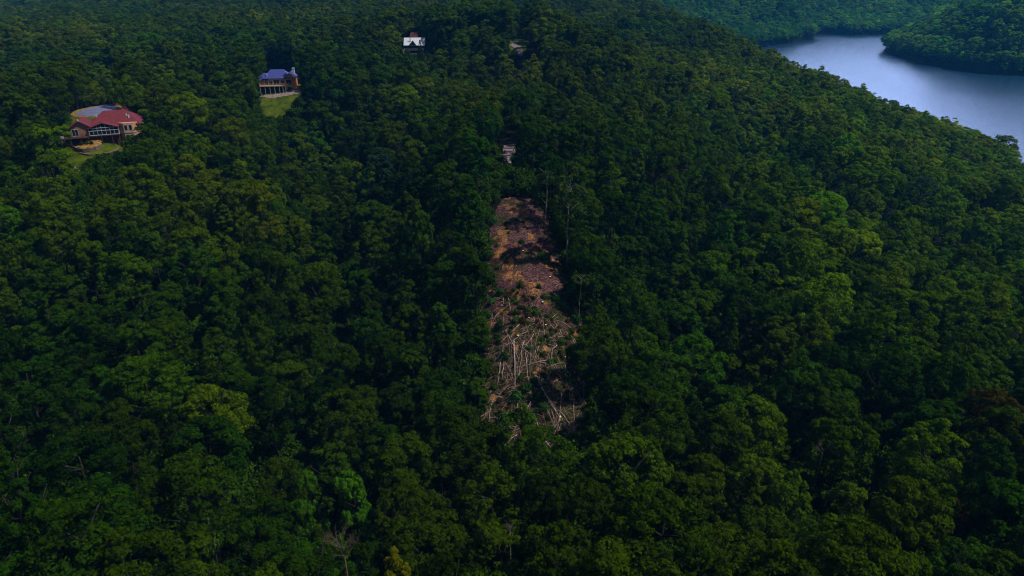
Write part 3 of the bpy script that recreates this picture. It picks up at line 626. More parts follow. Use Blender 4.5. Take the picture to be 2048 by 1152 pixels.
def red_house():
    o = hit(211, 287); h = empty('lake_house', o, R(21))
    tag(h, 'tan house with a red shingle roof, glazed porch and deck, among trees on the left', 'house')
    w = MB(); w.box(-9.7, -3.2, .4, 12, -3.5, 5.6); w.prism([(-9.7, .4, 5.6), (-3.2, .4, 5.6), (-6.45, .4, 7.8)], (0, .25, 0))
    w.box(-3.2, 4.9, 3.4, 13, -3.5, 5.6); w.build('wall', M_TAN, h)
    lw = MB(); lw.box(4.9, 12.6, 2.2, 12, -4.4, 3.05); lw.build('stone_base', M_BROWN, h)
    bay = MB()
    P = [(4.9, 2.0), (6.4, .7), (9.2, .7), (10.8, 2.2), (10.8, 6), (4.9, 6)]
    bay.prism([(x, y, 3.2) for x, y in P], (0, 0, 3.0)); bay.prism([(x, y, .2) for x, y in P], (0, 0, 2.75)); b = bay.build('bay', M_SALMON, h)
    band = MB(); band.prism([(4.8, 1.9, 2.95), (6.35, .55, 2.95), (9.25, .55, 2.95), (10.95, 2.1, 2.95), (10.95, 6, 2.95), (4.8, 6, 2.95)], (0, 0, .25)); band.build('trim', M_CREAM, h)
    rt = MB(); rt.box(10.9, 11.6, 3.5, 12, -3, 5.6); rt.build('wall', M_SALMON, h)
    r = MB(); hip_roof(r, -4.6, 12.0, 1.6, 14.0, 5.65, 9.6, 5.0); rf = r.build('roof', M_REDROOF, h)
    g = MB(); gable_roof(g, -10.2, -2.7, -.2, 9, 5.62, 8.05, 'y'); g.build('gable_roof', M_REDROOF, h)
    g = MB(); gable_roof(g, -4.2, 5.2, -.9, 6.4, 5.5, 7.05, 'y', .16); g.build('porch_roof', M_REDROOF, h)
    g = MB(); gable_roof(g, 1.6, 9.5, 9.0, 19, 5.6, 9.0, 'y'); g.box(2.1, 9.0, 13.5, 18.6, 2, 5.4); g.build('rear_wing', M_REDROOF, h)
    v = MB()
    for x, y, z in ((7.6, 5.2, 8.0), (8.3, 4.4, 7.7), (-1.6, 5.6, 8.2)): v.box(x-.22, x+.22, y-.22, y+.22, z-.6, z+.55)
    v.build('roof_vent', M_WHITE, rf)
    gv = MB(); gv.box(-6.6, -6.3, -.3, .3, 8.0, 8.5); gv.build('finial', M_WHITE, h)
    p = MB()                                  # glazed porch: white frame, dark panes
    for x in np.linspace(-3.9, 4.9, 8): p.box(x-.045, x+.045, -.55, -.41, 3.0, 5.42+.9*(1-abs(x-.5)/4.4))
    for z in (3.0, 4.45, 5.35): p.box(-3.97, 4.97, -.6, -.38, z, z+.14)
    for y in (1.0, 2.6): p.box(4.83, 4.97, y-.07, y+.07, 3.0, 5.4)
    for z in (3.0, 5.35): p.box(4.8, 4.96, -.4, 3.4, z+.003, z+.137)
    fr = p.build('porch_frame', M_WHITE, h)
    q = MB(); q.box(-3.85, 4.82, -.47, -.43, 3.14, 5.3); q.prism([(-3.8, -.46, 5.5), (4.8, -.46, 5.5), (.5, -.46, 6.6)], (0, .03, 0)); q.box(4.86, 4.9, -.35, 3.35, 3.14, 5.3); q.build('pane', M_GLASS, fr)
    dk = MB(); dk.box(-12.6, -3.98, -2.6, .38, 2.75, 2.98); dk.box(-3.95, 5.0, -.75, 3.38, 2.70, 2.97)
    for x in (-12.4, -9.5, -6.6, -4.0, -.6, 2.6, 4.8): dk.box(x-.12, x+.12, -.7 if x > -3.9 else -2.4, -.46 if x > -3.9 else -2.16, -1.2, 2.7)
    d = dk.build('deck', M_DARKW, h); railing(d, [(-12.5, .3), (-12.5, -2.5), (-4.05, -2.5), (-4.05, -.7)], 2.98, 1.0, M_DARKW)
    us_ = MB(); us_.box(-9.6, 4.88, .25, .38, -3.0, 2.6); us_.build('lower_wall', M_DARKW, h)
    for x in (-9.1,): window(h, x, 3.0, 1.9, 2.3, .4)
    window(h, -4.2, 3.0, .8, 2.3, .4, nx=1)
    for x in (6.6, 8.0): window(h, x, 3.7, 1.05, 1.9, .7, nx=1); window(h, x, .7, 1.05, 1.7, .7, nx=1)
    window(h, 3.9, 3.7, 1.1, 1.9, 0, nx=1, side=11.6); window(h, 6.2, 3.7, 1.1, 1.9, 0, nx=1, side=11.6)
    gr = MB(); gr.box(-12.2, -11.5, -1.9, -1.3, 2.99, 3.75); gr.box(-12.0, -11.7, -2.0, -1.88, 3.4, 3.7); g_ = gr.build('patio_grill', M_WHITE)
    g_.location = h.location; g_.rotation_euler = h.rotation_euler; tag(g_, 'small white box-shaped grill on the left end of the red-roofed house deck', 'grill')
    # two curved retaining walls with planting between
    def arc(name, pxs, hgt, lbl):
        m = MB(); pts = [hit(*p) for p in pxs]
        for a, b in zip(pts, pts[1:]):
            d = (b-a); n = Vector((-d.y, d.x, 0)).normalized()*.25; m.prism([a-n-Vector((0, 0, .8)), b-n-Vector((0, 0, .8)), b+n-Vector((0, 0, .8)), a+n-Vector((0, 0, .8))], (0, 0, hgt+.8))
        return tag(m.build(name, M_STONE), lbl, 'retaining wall', 'retaining walls below the red-roofed house')
    arc('retaining_wall', [(148, 299), (156, 304), (168, 306), (180, 305), (192, 302), (204, 297)], 1.35, 'upper curved stone retaining wall holding the row of round shrubs')
    arc('retaining_wall', [(160, 309), (180, 312), (200, 311), (218, 308), (230, 303), (238, 299)], .55, 'low curved stone edging wall below the upper retaining wall')
    drape('planting_bed', world_poly([(150, 291), (203, 287), (206, 297), (192, 302), (170, 305), (152, 301)]), M_MULCH, .5, 1.25)
    for j, (px, py) in enumerate(((156, 295), (168, 297), (177, 297), (186, 296))):
        p = hit(px, py); s_ = link('round_shrub', SHRUB[j % 3]); s_.location = (p.x, p.y, p.z+1.15); s_.scale = (.72, .72, .8); s_['tint'] = [.05, .075, .012]
        tag(s_, ORD[j]+' from left of the four round shrubs above the curved retaining wall', 'shrub', 'clipped round shrubs')
def blue_house():
    o = hit(557, 184); h = empty('lake_house', o, R(8)); tag(h, 'cream house with a purple-blue roof, orange gable end and long deck above a mown lawn', 'house')
    w = MB(); w.box(-6.5, 6.6, 1.2, 10, -1.2, 6.2); w.box(-8.3, -6.5, 2.2, 9, -1.2, 5.6); w.build('wall', M_CREAM, h)
    o2 = MB(); o2.box(6.6, 8.0, 1.6, 9.6, -1.3, 6.2); o2.prism([(3.6, .5, 6.3), (8.1, .5, 6.3), (5.85, .5, 8.3)], (0, .5, 0)); o2.build('gable_wall', M_ORANGE, h)
    r = MB(); hip_roof(r, -6.8, 6.2, .2, 10.6, 6.2, 9.7, 3.6); r.build('roof', M_BLUEROOF, h)
    r = MB(); gable_roof(r, 3.3, 8.5, -.1, 10, 6.25, 8.6, 'y'); r.build('gable_roof', M_BLUEROOF, h)
    r = MB(); hip_roof(r, -8.8, -4.2, .9, 9.6, 5.5, 8.2, 2.0); r.build('side_roof', M_BLUEROOF, h)
    c = MB(); c.box(6.9, 7.9, 4.5, 5.8, 6.0, 10.0); c.box(6.8, 8.0, 4.4, 5.9, 10.0, 10.25); c.build('chimney', M_WHITE, h)
    c = MB(); c.box(-4.9, -4.4, 1.6, 2.1, 6.6, 8.4); c.build('flue', M_WHITE, h)
    d = MB(); d.box(-8.0, 4.0, -2.0, 1.18, 2.8, 3.0)
    for x in (-7.8, -5.6, -3.4, -1.2, 1.0, 2.6, 3.8): d.box(x-.11, x+.11, -1.9, -1.68, -1.0, 2.8)
    dk = d.build('deck', M_CREAM, h); railing(dk, [(-8, 1.0), (-8, -1.95), (4.0, -1.95), (6.6, .4)], 3.0, 1.05, M_ORANGE, 1.3)
    s_ = MB(); s_.box(-8.0, 3.4, 1.05, 1.17, -.9, 2.75); s_.build('lower_wall', M_GLASS, h)
    for x in (-5.8, -3.9, 1.6): window(h, x, 3.1, 1.4, 2.1, 1.2)
    window(h, -1.9, 3.1, 2.6, 2.3, 1.2, nx=2); window(h, 4.2, .3, 2.1, 1.6, 1.2, M_DARKW); window(h, 4.0, 3.1, 2.4, 2.2, 1.2, M_DARKW)
def white_house():
    o = hit(822, 114); h = empty('cabin', o, R(2)); tag(h, 'dark cabin with a bright white metal roof and two balconies, behind the trees, farthest house', 'house')
    w = MB(); h.scale = (.85,)*3; w.box(-4.2, 9.6, 1.0, 10, -2, 8.0); w.prism([(-.9, 0, 8.0), (4.0, 0, 8.0), (1.55, 0, 10.6)], (0, 1.2, 0)); w.build('wall', M_NAVY, h)
    r = MB(); gable_roof(r, -4.8, 10.3, .2, 10.8, 7.9, 12.6, 'x'); r.build('roof', M_METALROOF, h)
    r = MB(); gable_roof(r, -1.1, 4.2, -.3, 5.0, 8.0, 10.9, 'y', .3); r.build('dormer_roof', M_NAVY, h)
    c = MB(); c.tube([(-.2, 2.6, 8), (-.2, 2.6, 13.4)], [.28, .28], 8); c.build('flue', M_DEAD, h)
    for z in (1.2, 4.4):
        d = MB(); d.box(-4.4, 9.6, -1.6, .98, z, z+.2)
        for x in (-4.2, -1, 2.4, 5.8, 9.3): d.box(x-.1, x+.1, -1.5, -1.3, z-3.0, z)
        dk = d.build('balcony', M_NAVY, h); railing(dk, [(-4.35, .9), (-4.35, -1.55), (9.55, -1.55)], z+.2, 1.0, M_WHITE, 2.4, 1)
    for x in (-3, 3.5): window(h, x, 4.8, 1.8, 2, 1.0, M_DARKW); window(h, x, 1.5, 1.8, 2, 1.0, M_DARKW)
    window(h, .7, 8.3, 1.6, 1.3, 0, M_ORANGE, 1)
def far_roof(name, px, py, Y, wd, dp, ht, mr, mw, lbl, rz):
    p = at(px, py, Y); h = empty(name, (p[0], p[1], p[2]-ht), R(rz)); tag(h, lbl, 'house')
    w = MB(); w.box(-wd/2, wd/2, 0, dp, -6, ht-2.4); w.build('wall', mw, h)
    r = MB(); gable_roof(r, -wd/2-.4, wd/2+.4, -.5, dp+.5, ht-2.4, ht+.8, 'x'); r.build('roof', mr, h)
    window(h, -wd/4, 1.5, 1.6, 1.6, 0); window(h, wd/5, 1.5, 1.6, 1.6, 0)

# ------------------------------------------------------------------ shrubs
def shrub_mesh(name, n=420, size=.3):
    g = RNG; c = [(g.uniform(-.6, .6), g.uniform(-.6, .6), g.uniform(.5, 1.1), g.uniform(.45, .8)) for _ in range(8)]; S = np.array(c)
    idx = g.integers(0, 8, n); d = sph(n)+np.array([0, 0, .4]); d /= np.linalg.norm(d, axis=1)[:, None]
    P = S[idx, :3]+d*S[idx, 3][:, None]*g.uniform(.6, 1.1, n)[:, None]; P[:, 2] = np.maximum(P[:, 2], .05)
    V, F = leaf_quads(P, d, size, .7); me = mesh_np(name, V, F, M_LEAF); set_leafvar(me, g.random(n)); return me
SHRUB = [shrub_mesh('shrub') for _ in range(4)]
red_house(); blue_house(); white_house()
far_roof('distant_house', 430, 55, 565, 9, 8, 5.0, M_BLUEDARK, M_CREAM, 'small slate-blue roof barely showing between trees near the top left', 10)
far_roof('distant_house', 828, 67, 505, 5.0, 5, 5.0, M_BRICKROOF, M_BROWN, 'small brick-red roof just behind the white-roofed cabin', 0)

# ------------------------------------------------------------------ the clearing: felled trunks, stumps, chip heaps, saplings, retained trees
def zone(px, py):
    v = 'upper' if py < 600 else 'middle' if py < 720 else 'lower' if py < 800 else 'lowest'
    s_ = 'left side' if px < 1020 else 'centre' if px < 1095 else 'right side'
    return f'{v} clearing, {s_}' if v != 'lowest' else f'foot of the clearing, {s_}'
def z6(*a): return [(900+x*.3125, 620+y*.3125) for x, y in a]
def z5(*a): return [(900+x*.3125, 280+y*.3125) for x, y in a]
LOGS = [  # traced trunks: points, radius, colour
 (z6((410,212),(412,360),(418,520)), .20, 0), (z6((472,205),(456,290),(462,330),(445,380),(447,490)), .10, 0), (z6((520,195),(516,300),(511,402)), .12, 1),
 (z6((618,75),(672,140),(735,200)), .10, 0), (z6((665,85),(700,140),(745,215)), .09, 0), (z6((538,240),(628,340),(655,400),(682,470)), .10, 1),
 (z6((262,246),(380,300),(500,350)), .09, 0), (z6((334,310),(318,410),(304,500)), .15, 0), (z6((350,340),(390,420),(424,505)), .13, 1), (z6((350,345),(338,420),(332,475)), .11, 0),
 (z6((322,300),(316,400),(310,495)), .10, 1), (z6((538,433),(562,462)), .15, 0), (z6((580,503),(640,610),(716,742)), .15, 0), (z6((711,528),(706,640),(690,780)), .11, 1),
 (z6((590,618),(625,680),(672,775)), .13, 1), (z6((700,850),(765,838),(830,828)), .16, 2), (z6((812,428),(852,500),(856,600),(885,670),(884,745)), .10, 1), (z6((750,480),(765,560),(778,660)), .08, 1),
 (z6((660,240),(685,310),(712,380),(730,450)), .09, 1), (z6((565,198),(605,240),(652,284)), .08, 1), (z6((615,450),(720,492),(842,552)), .09, 2), (z6((735,432),(820,428)), .08, 1),
 (z6((860,512),(935,514)), .09, 2), (z6((230,526),(310,505),(392,485)), .10, 2), (z6((268,546),(342,510)), .10, 1), (z6((430,552),(432,630),(425,702)), .10, 0),
 (z6((252,538),(238,620),(240,680),(232,724)), .08, 1), (z6((275,635),(200,730),(128,825)), .10, 2), (z6((750,178),(810,260),(865,350)), .08, 2), (z6((768,160),(840,280),(905,425)), .07, 2),
 (z6((358,162),(402,92)), .10, 2), (z6((545,80),(622,100)), .08, 1), (z6((218,335),(322,268)), .08, 2), (z6((278,352),(332,302)), .08, 1), (z6((345,622),(412,570)), .09, 1),
 (z6((550,352),(622,412)), .09, 1), (z6((570,350),(632,372)), .10, 0), (z6((426,340),(432,420),(440,480)), .09, 1), (z6((440,372),(505,328)), .07, 1), (z6((680,620),(684,840)), .08, 2),
 (z5((650,820),(700,890)), .10, 2), (z5((718,942),(782,890)), .10, 2), (z5((226,910),(204,1002)), .10, 0), (z5((240,1010),(330,1032)), .08, 1), (z5((338,1000),(342,1062)), .09, 0),
 (z5((372,1030),(392,1128)), .12, 0), (z5((278,1134),(350,1100),(425,1048)), .09, 1), (z5((440,745),(500,768)), .08, 2), (z5((560,905),(560,955)), .07, 1)]
for _ in range(190):
    for _t in range(40):
        a = random.uniform(975, 1180); b = random.uniform(625, 880)
        if inpoly(np.array([a]), np.array([b]), CLEAR_PX)[0]: break
    an = random.gauss(0, .5)+(a-1075)/150*.8; L_ = random.uniform(24, 85)*(1 if b < 800 else 1.2)
    LOGS.append(([(a, b), (a+sin(an)*L_*.5+random.uniform(-2, 2), b+cos(an)*L_*.42), (a+sin(an)*L_, b+cos(an)*L_*.85)], random.uniform(.05, .115), random.choice([0, 0, 0, 1, 1, 2])))
def felled(pxs, rad, mi):
    P = [hit(*p) for p in pxs]
    if len(P) == 2: P = [P[0], (P[0]+P[1])/2, P[1]]
    Q = []
    for a, b in zip(P, P[1:]):
        for t in (0, .5): Q.append(a.lerp(b, t))
    Q.append(P[-1]); lift = random.uniform(.35, .95); n = len(Q)
    Q = [Vector((q.x+random.gauss(0, .10), q.y+random.gauss(0, .10), q.z+rad+lift*(.5+.5*sin(i/n*3))+random.uniform(0, .12))) for i, q in enumerate(Q)]
    m = MB(); rad *= .85; m.tube(Q, [rad*(1-.6*i/(n-1)) for i in range(n)], 7)
    for k in range(random.randint(1, 4)):
        q = Q[random.randint(1, n-1)]; d = (Q[-1]-Q[0]).normalized(); s_ = Vector((-d.y, d.x, random.uniform(.1, .6)))*random.choice([-1, 1]); s_.z = abs(s_.z)
        e = q+(d*random.uniform(.4, 1)+s_*random.uniform(.5, 1.0))*random.uniform(.7, 1.8); m.tube([q, e], [rad*.4, .02], 4)
    return m.build('felled_trunk', M_LOG[mi], None, True)
items = []
for pxs, rad, mi in LOGS:
    o = felled(pxs, rad*1.0, mi); cx = sum(p[0] for p in pxs)/len(pxs); cy = sum(p[1] for p in pxs)/len(pxs)
    tag(o, 'x', 'log', 'felled trunks lying in the clearing')
    dx = pxs[-1][0]-pxs[0][0]; dy = pxs[-1][1]-pxs[0][1]; L_ = math.hypot(dx, dy)
    lie = 'upslope' if abs(dx) < abs(dy)*.35 else 'crosswise' if abs(dx) > abs(dy)*1.6 else 'slanting right' if dx*dy > 0 else 'slanting left'
    items.append((cx, ('pale', 'grey', 'brown')[mi]+(' long' if L_ > 55 else ' short' if L_ < 24 else '')+' '+lie, 'trunk', 'in '+zone(cx, cy), o))
unique_labels(items, 'trunks')
# slash: broken twigs nobody could count
def slash():
    m = MB(); n = 0
    while n < 2600:
        a = random.uniform(945, 1195); b = random.uniform(600, 960) if random.random() < .85 else random.uniform(420, 600)
        if not inpoly(np.array([a]), np.array([b]), CLEAR_PX)[0]: continue
        PX_.append((a, b)); n += 1
    return m
PX_ = []; slash()
def hits(pxy):                   # many ground points at once
    out = []; Ys = np.exp(np.linspace(math.log(60), math.log(320), 420)); A = np.array(pxy)
    for c in range(0, len(A), 250):
        B = A[c:c+250]; x = (B[:, 0]-1024)/FPX; y = (576-B[:, 1])/FPX; ry = cp+y*sp_; rz = -sp_+y*cp
        X = Ys[None]*(x/ry)[:, None]; Z = Ys[None]*(rz/ry)[:, None]; Hh = H(X, np.broadcast_to(Ys[None], X.shape)); k = np.argmax(Z <= Hh, 1)
        out += [(X[i, j], Ys[j], Hh[i, j]) for i, j in enumerate(k)]
    return out
HP = hits(PX_)
for mi, (lo, hi) in ((0, (0, 500)), (1, (500, 1500)), (2, (1500, 2600))):
    m = MB()
    for x, y, z in HP[lo:hi]:
        th = random.uniform(0, 2*pi); L_ = random.uniform(.5, 2.6); dz = random.uniform(-.2, .5); c = Vector((x, y, z+random.uniform(.15, .7))); d = Vector((cos(th)*L_, sin(th)*L_, dz*L_))
        m.tube([c-d*.5, c+Vector((random.gauss(0, .1), random.gauss(0, .1), .08)), c+d*.5], [.035, .028, .012], 3, False)
    tag(m.build('brush_debris', M_LOG[mi]), ('pale', 'grey', 'brown')[mi]+' broken twigs strewn between the felled trunks', 'brush', kind='stuff')
# wood chip heaps
M_CHIP = surf('wood_chips', (.22, .08, .025), (.85, .46, .17), 2.2, .9, .1, .5, 8)
items = []
for px, py, rr, hh in ((1017, 537, 1.9, .8), (1034, 560, 2.0, .7), (1067, 590, 1.9, .8), (1003, 474, 1.9, .4), (1102, 484, 1.8, .4), (1062, 476, 1.7, .3), (1047, 424, 1.7, .4), (1022, 522, 1.0, .4), (1062, 572, 1.1, .5),
                       (975, 922, 1.4, .6), (1020, 940, 1.2, .5), (1077, 745, 1.1, .4), (1030, 700, 1.0, .3), (1090, 700, 1.2, .3), (1110, 765, 1.3, .3), (985, 800, 1.2, .3)):
    p = hit(px, py); n = 1500; r_ = np.sqrt(RNG.random(n))*rr; th = RNG.uniform(0, 2*pi, n); lob = 1+.25*np.sin(th*3+px)+.15*np.sin(th*5+py)
    x = p.x+r_*np.cos(th)*lob; y = p.y+r_*np.sin(th)*lob; z = H(x, y)+.25+hh*np.clip(1-(r_/rr)**2, 0, 1)
    V, F = leaf_quads(np.stack([x, y, z], -1), np.tile([0, 0, 1.0], (n, 1)), .17, .9, .5); o = link('chip_heap', mesh_np('chip_heap', V, F, M_CHIP))
    tag(o, 'x', 'wood chips', 'orange heaps of fresh wood chips'); items.append((px, ('low ' if hh < .5 else 'high ')+'orange', 'wood chip heap', 'in '+zone(px, py), o))
unique_labels(items, 'wood chip heaps')
# stumps
items = []
M_CUT = surf('cut_wood', (.55, .38, .2), (.75, .58, .36), 4, .8, .1)
for px, py in ((1036, 676), (1075, 516), (1046, 506), (1020, 610), (1100, 560), (1058, 640), (1092, 655), (1008, 655), (1130, 720), (1062, 800), (1120, 840), (1000, 840), (1040, 448), (1085, 610)):
    p = hit(px, py); rr = random.uniform(.2, .34); hh = random.uniform(.55, .95); t = empty('tree_stump', p); tag(t, 'x', 'stump', 'cut stumps in the clearing')
    m = MB(); m.tube([(0, 0, -.3), (0, 0, .2), (0, 0, hh)], [rr*1.5, rr*1.1, rr], 9); m.build('bark', M_BARK, t, True)
    m = MB(); m.tube([(0, 0, hh+.004), (0, 0, hh+.03)], [rr*.93, rr*.9], 9); m.build('cut_face', M_CUT, t)
    items.append((px, 'cut', 'stump', 'in '+zone(px, py), t))
unique_labels(items, 'stumps')
# saplings and leafy shrubs in and along the clearing
items = []
SAP = [(1082,524,2.6),(1105,530,1.6),(1042,488,1.3),(1012,522,1.1),(1078,578,1.4),(1043,572,1.1),(1000,590,1.8),(985,610,2.2),(1110,606,2.4),(1125,615,2.2),(1075,632,1.9),(1095,640,1.7),(1060,628,1.6),(970,640,2.4),(1000,660,1.8),(1030,632,1.6),
       (975,560,2.0),(965,600,2.4),(958,660,2.6),(968,700,2.4),(955,740,2.6),(945,790,2.8),(960,820,2.4),(990,560,1.2),(1040,760,1.7),(1050,790,2.2),(1075,800,2.4),(1030,810,2.4),(1070,770,2.0),(1085,830,2.2),(1012,850,2.6),(1000,890,2.6),(1060,850,2.6),(1150,650,2.4),(1165,690,2.3),
       (1180,740,2.2),(1185,800,2.2),(1180,860,2.4),(1150,880,2.0),(1100,730,1.6),(1060,700,1.5),(1120,690,1.7),(1010,720,1.5),(1140,770,1.6),(940,860,2.8),(935,900,2.6),(1080,912,2.6),(1130,910,2.2),(1145,560,2.2),(1135,510,2.0),(985,450,2.2),(982,490,2.2),(1120,470,2.0),(1030,650,1.6),(1090,600,1.4),(1000,540,1.0)]
for px, py, sc in SAP:
    p = hit(px+random.uniform(-3, 3), py+random.uniform(-3, 3)); o = link('shrub', SHRUB[random.randrange(4)]); o.location = (p.x, p.y, p.z+.05); o.rotation_euler = (0, 0, random.uniform(0, 6))
    o.scale = (sc*random.uniform(.5, .7), sc*random.uniform(.5, .7), sc*random.uniform(.45, .95)); t = np.array((.034, .085, .014))*random.uniform(.7, 1.5); o['tint'] = [float(q) for q in t]
    tag(o, 'x', 'shrub', 'shrubs regrowing in the clearing'); items.append((px, ('small ' if sc < 1.7 else 'large ' if sc > 2.3 else 'leafy ')+'green', 'shrub', 'in '+zone(px, py), o))
unique_labels(items, 'shrubs')
# retained tall trees
def retained(px, py, top_py, width_m, rad, frac, kind, lbl, tint=(.034, .07, .012), nl=2600):
    p = hit(px, py); d = proj(p.x, p.y, p.z)[2]; h = (py-top_py)*d/FPX/cos(PITCH)*1.0
    t = empty('tall_tree', p); tag(t, lbl, 'tree', 'trees left standing in the clearing')
    m = MB(); n = 9; pts = [(math.sin(i*.7+px)*.18, math.cos(i*.9)*.18, -.6+i/(n-1)*(h*.96)) for i in range(n)]; m.tube(pts, [rad*(1-.8*i/(n-1)) for i in range(n)], 8)
    for k in range(9):
        z0 = h*(frac+(.93-frac)*random.random()); th = random.uniform(0, 6.28); L_ = width_m*.25
        m.tube([(0, 0, z0), (cos(th)*L_*.5, sin(th)*L_*.5, z0+L_*.35), (cos(th)*L_, sin(th)*L_, z0+L_*.75)], [rad*.3, rad*.18, .03], 4)
    m.build('trunk', M_PALEBARK, t, True)
    cr = crown_mesh('crown', kind, nl*2, .42); c = link('crown', cr, t); zmin = {'round': 7.5, 'spread': 8, 'cluster': 7.5, 'oval': 6.5}[kind]; zs = h*(1-frac)/(18.5-zmin)
    c.scale = (width_m/10.4, width_m/10.4, zs); c.location = (0, 0, h*1.0-18.5*zs); c['tint'] = [float(q) for q in tint]; return t
retained(1133, 543, 342, 11, .32, .50, 'oval', 'tall tree with a long bare pale trunk at the right edge of the bare soil', (.04, .072, .014), 3000)
retained(1091, 462, 345, 9, .26, .40, 'round', 'slender dark tree left of the long pale trunk at the clearing head', (.026, .055, .012))
retained(1158, 652, 548, 4.2, .13, .80, 'spread', 'thin pole tree with a small umbrella crown, below the tall pale trunk', (.045, .08, .015), 900)
retained(1126, 470, 350, 7, .22, .45, 'oval', 'thin dark trunk directly behind the long pale trunk', (.026, .055, .012), 2000)
retained(1159, 905, 815, 2.0, .10, .86, 'cluster', 'thin bare pole standing at the right of the clearing foot', (.03, .06, .012), 160)
# leafless trees
def bare_tree(px, py, Y, h, spread, lean, lbl, mat, n0=11):
    p = at(px, py, Y); base = Vector((p[0], p[1], p[2]-h*.62)); m = MB(); z = gz(p[0], p[1])
    root = Vector((p[0]-lean*.3, p[1], min(z, base.z)-.5)); fork = base+Vector((0, 0, h*.12)); m.tube([root, (root+fork)/2+Vector((.1, 0, 0)), fork], [.13, .11, .09], 7)
    def br(a, d, L_, r, lev):
        b = a+d*L_*.5+Vector((random.gauss(0, .06), random.gauss(0, .06), 0))*L_; c = b+(d+Vector((0, 0, .18))).normalized()*L_*.5; m.tube([a, b, c], [r, r*.75, r*.45], 4, False)
        if lev: 
            for k in range(3 if lev > 1 else 4):
                s_ = b if k == 0 else a.lerp(c, random.uniform(.4, 1)); nd = (d+Vector((random.gauss(0, .5), random.gauss(0, .5), random.gauss(.1, .35)))).normalized(); br(s_, nd, L_*random.uniform(.5, .75), r*.5, lev-1)
    for k in range(n0):
        th = random.uniform(0, 6.28); d = Vector((cos(th)*spread+lean*.15, sin(th)*spread, random.uniform(.6, 1.2))).normalized(); br(fork+Vector((0, 0, random.uniform(-h*.1, h*.2))), d, h*random.uniform(.28, .4), .075, 3)
    return tag(m.build('bare_tree', mat, None, True), lbl, 'bare tree', 'leafless dead trees')
M_GREYTWIG = surf('grey_twig', (.05, .042, .036), (.12, .105, .09), 3, .9, .1)
M_TANTWIG = surf('tan_twig', (.045, .036, .02), (.11, .09, .055), 3, .9, .1)
bare_tree(402, 978, 84, 6.5, 1.1, 1.5, 'bare grey tree with fanned twigs among green crowns in the lower left', M_GREYTWIG)
bare_tree(684, 1075, 69, 6.5, .8, 0, 'leafless tan snag with drooping twigs in a black gap at the bottom', M_TANTWIG)
bare_tree(1650, 885, 96, 4.0, .9, .8, 'thin pale dead branches between crowns in the lower right forest', M_GREYTWIG, 4)
bare_tree(1020, 1045, 75, 2.6, .9, 0, 'little grey dead treetop near the bottom, below the clearing foot', M_GREYTWIG, 5)
bare_tree(955, 1135, 66, 3.0, .8, 0, 'dead twiggy branch tips at the very bottom, left of the photo centre', M_TANTWIG, 3)
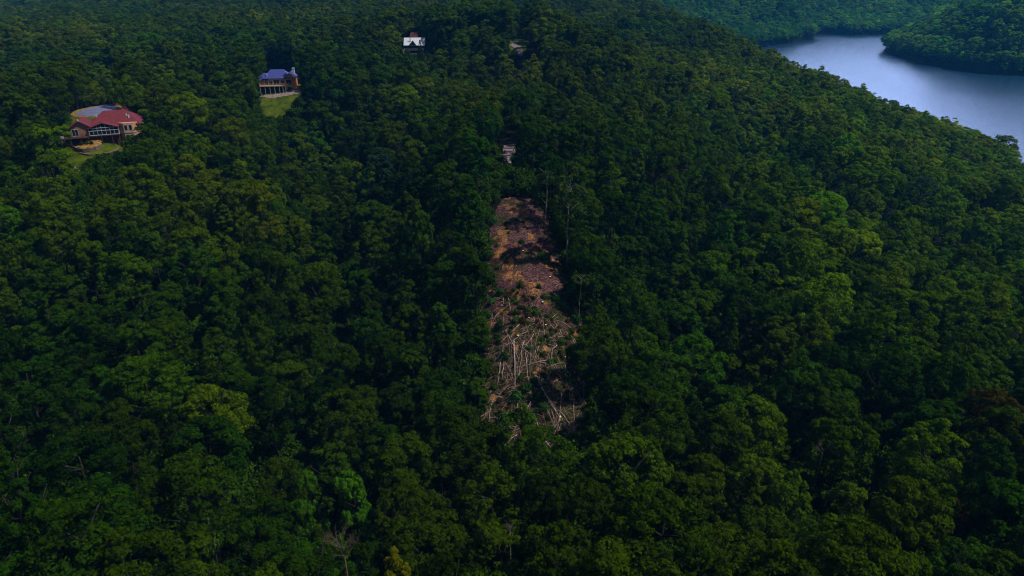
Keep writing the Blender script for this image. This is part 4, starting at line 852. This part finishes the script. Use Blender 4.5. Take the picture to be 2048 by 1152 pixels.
# undergrowth beneath and between the crowns
def undergrowth():
    n = 0; P = []; 
    y = np.sqrt(RNG.uniform(55**2, 460**2, 56000)); x = RNG.uniform(-1, 1, 56000)*(y*.82+18)
    nearc = (np.abs(x-6) < 34) & (y > 88) & (y < 225)
    for o_ in SC.objects:
        if o_.name.startswith(('lake_house', 'cabin')): nearc |= (x-o_.location.x)**2+(y-o_.location.y)**2 < 44**2
    keep = nearc | ((RNG.random(56000) < .8) & (y < 262)); x, y = x[keep], y[keep]
    ins = np.zeros(len(x), bool)
    for W in WORLD_FREE: ins |= inpoly(x, y, W)
    z = H(x, y); px, py, d = proj(x, y, z+1.5); b = np.zeros(len(x), bool)
    for poly, ym in WIN[:-1]: b |= (y < ym) & inpoly(px, py, poly)
    keep = ~ins & ~b; x, y, z = x[keep], y[keep], z[keep]
    x2, y2 = RNG.uniform(-26, 30, 5200), RNG.uniform(95, 215, 5200); i2 = inpoly(x2, y2, CLEAR_W); q = np.sin(x2*.35+1)*np.sin(y2*.21)+RNG.normal(0, .35, 5200)
    dens = (q > .75) | ((y2 < 160) & (q > -.2)); k2 = i2 & dens; x2, y2 = x2[k2], y2[k2]; n1, n2 = len(x), len(x2)
    X = np.concatenate([x, x2]); Y = np.concatenate([y, y2]); Z = H(X, Y); S = np.concatenate([RNG.uniform(1.0, 2.5, n1), RNG.uniform(.25, .75, n2)]); n = n1+n2
    me = bpy.data.meshes.new('undergrowth'); me.vertices.add(n); me.vertices.foreach_set('co', np.stack([X, Y, Z], -1).astype(np.float32).ravel())
    t = np.array([(.024, .055, .002)])*RNG.uniform(.7, 1.6, (n, 1)); br_ = (np.arange(n) >= n1) & (RNG.random(n) < .33); t[br_] = np.array([(.085, .045, .016)])*RNG.uniform(.6, 1.5, (int(br_.sum()), 1))
    for nm, typ, arr, key in (('tint', 'FLOAT_VECTOR', t, 'vector'), ('size', 'FLOAT_VECTOR', np.stack([S, S, S*RNG.uniform(.7, 1.5, n)], -1), 'vector'), ('turn', 'FLOAT_VECTOR', np.stack([0*S, 0*S, RNG.uniform(0, 6.28, n)], -1), 'vector')):
        a = me.attributes.new(nm, typ, 'POINT'); a.data.foreach_set(key, arr.astype(np.float32).ravel())
    o = link('undergrowth', me); tag(o, 'low green saplings, weeds and brown wilted tops under the trees and over the slash', 'undergrowth', kind='stuff')
    ng = bpy.data.node_groups.new('undergrowth', 'GeometryNodeTree'); N, L = ng.nodes, ng.links
    ng.interface.new_socket('Geometry', in_out='INPUT', socket_type='NodeSocketGeometry'); ng.interface.new_socket('Geometry', in_out='OUTPUT', socket_type='NodeSocketGeometry')
    gi, go = N.new('NodeGroupInput'), N.new('NodeGroupOutput')
    def named(nm, typ):
        q = N.new('GeometryNodeInputNamedAttribute'); q.data_type = typ; q.inputs['Name'].default_value = nm; return q.outputs['Attribute']
    jn = N.new('GeometryNodeJoinGeometry'); seen = {}
    for ob in SC.objects:
        if ob.name.startswith('shrub') and ob.data.name not in seen: seen[ob.data.name] = ob
    for ob in seen.values():
        oi = N.new('GeometryNodeObjectInfo'); oi.inputs['Object'].default_value = ob; gtoi = N.new('GeometryNodeGeometryToInstance'); L.new(oi.outputs['Geometry'], gtoi.inputs[0]); L.new(gtoi.outputs[0], jn.inputs[0])
    iop = N.new('GeometryNodeInstanceOnPoints'); L.new(gi.outputs[0], iop.inputs['Points']); L.new(jn.outputs[0], iop.inputs['Instance']); iop.inputs['Pick Instance'].default_value = True
    L.new(named('turn', 'FLOAT_VECTOR'), iop.inputs['Rotation']); L.new(named('size', 'FLOAT_VECTOR'), iop.inputs['Scale']); L.new(iop.outputs[0], go.inputs[0])
    md = o.modifiers.new('scatter', 'NODES'); md.node_group = ng
undergrowth()
# ------------------------------------------------------------------ air
def haze():
    m, n, b = newmat('haze'); n.nodes.remove(b)
    pv = n.nodes.new('ShaderNodeVolumePrincipled'); pv.inputs['Color'].default_value = (.06, .42, .98, 1); pv.inputs['Density'].default_value = .00008
    pv.inputs['Anisotropy'].default_value = 0.0
    n.links.new(pv.outputs[0], n.nodes['Material Output'].inputs['Volume'])
    x = 7000; o = MB().box(-x, x, -2000, 10000, -320, 160).build('haze', m); tag(o, 'thin blue summer haze over the forest and lake', 'haze', kind='stuff')
haze()
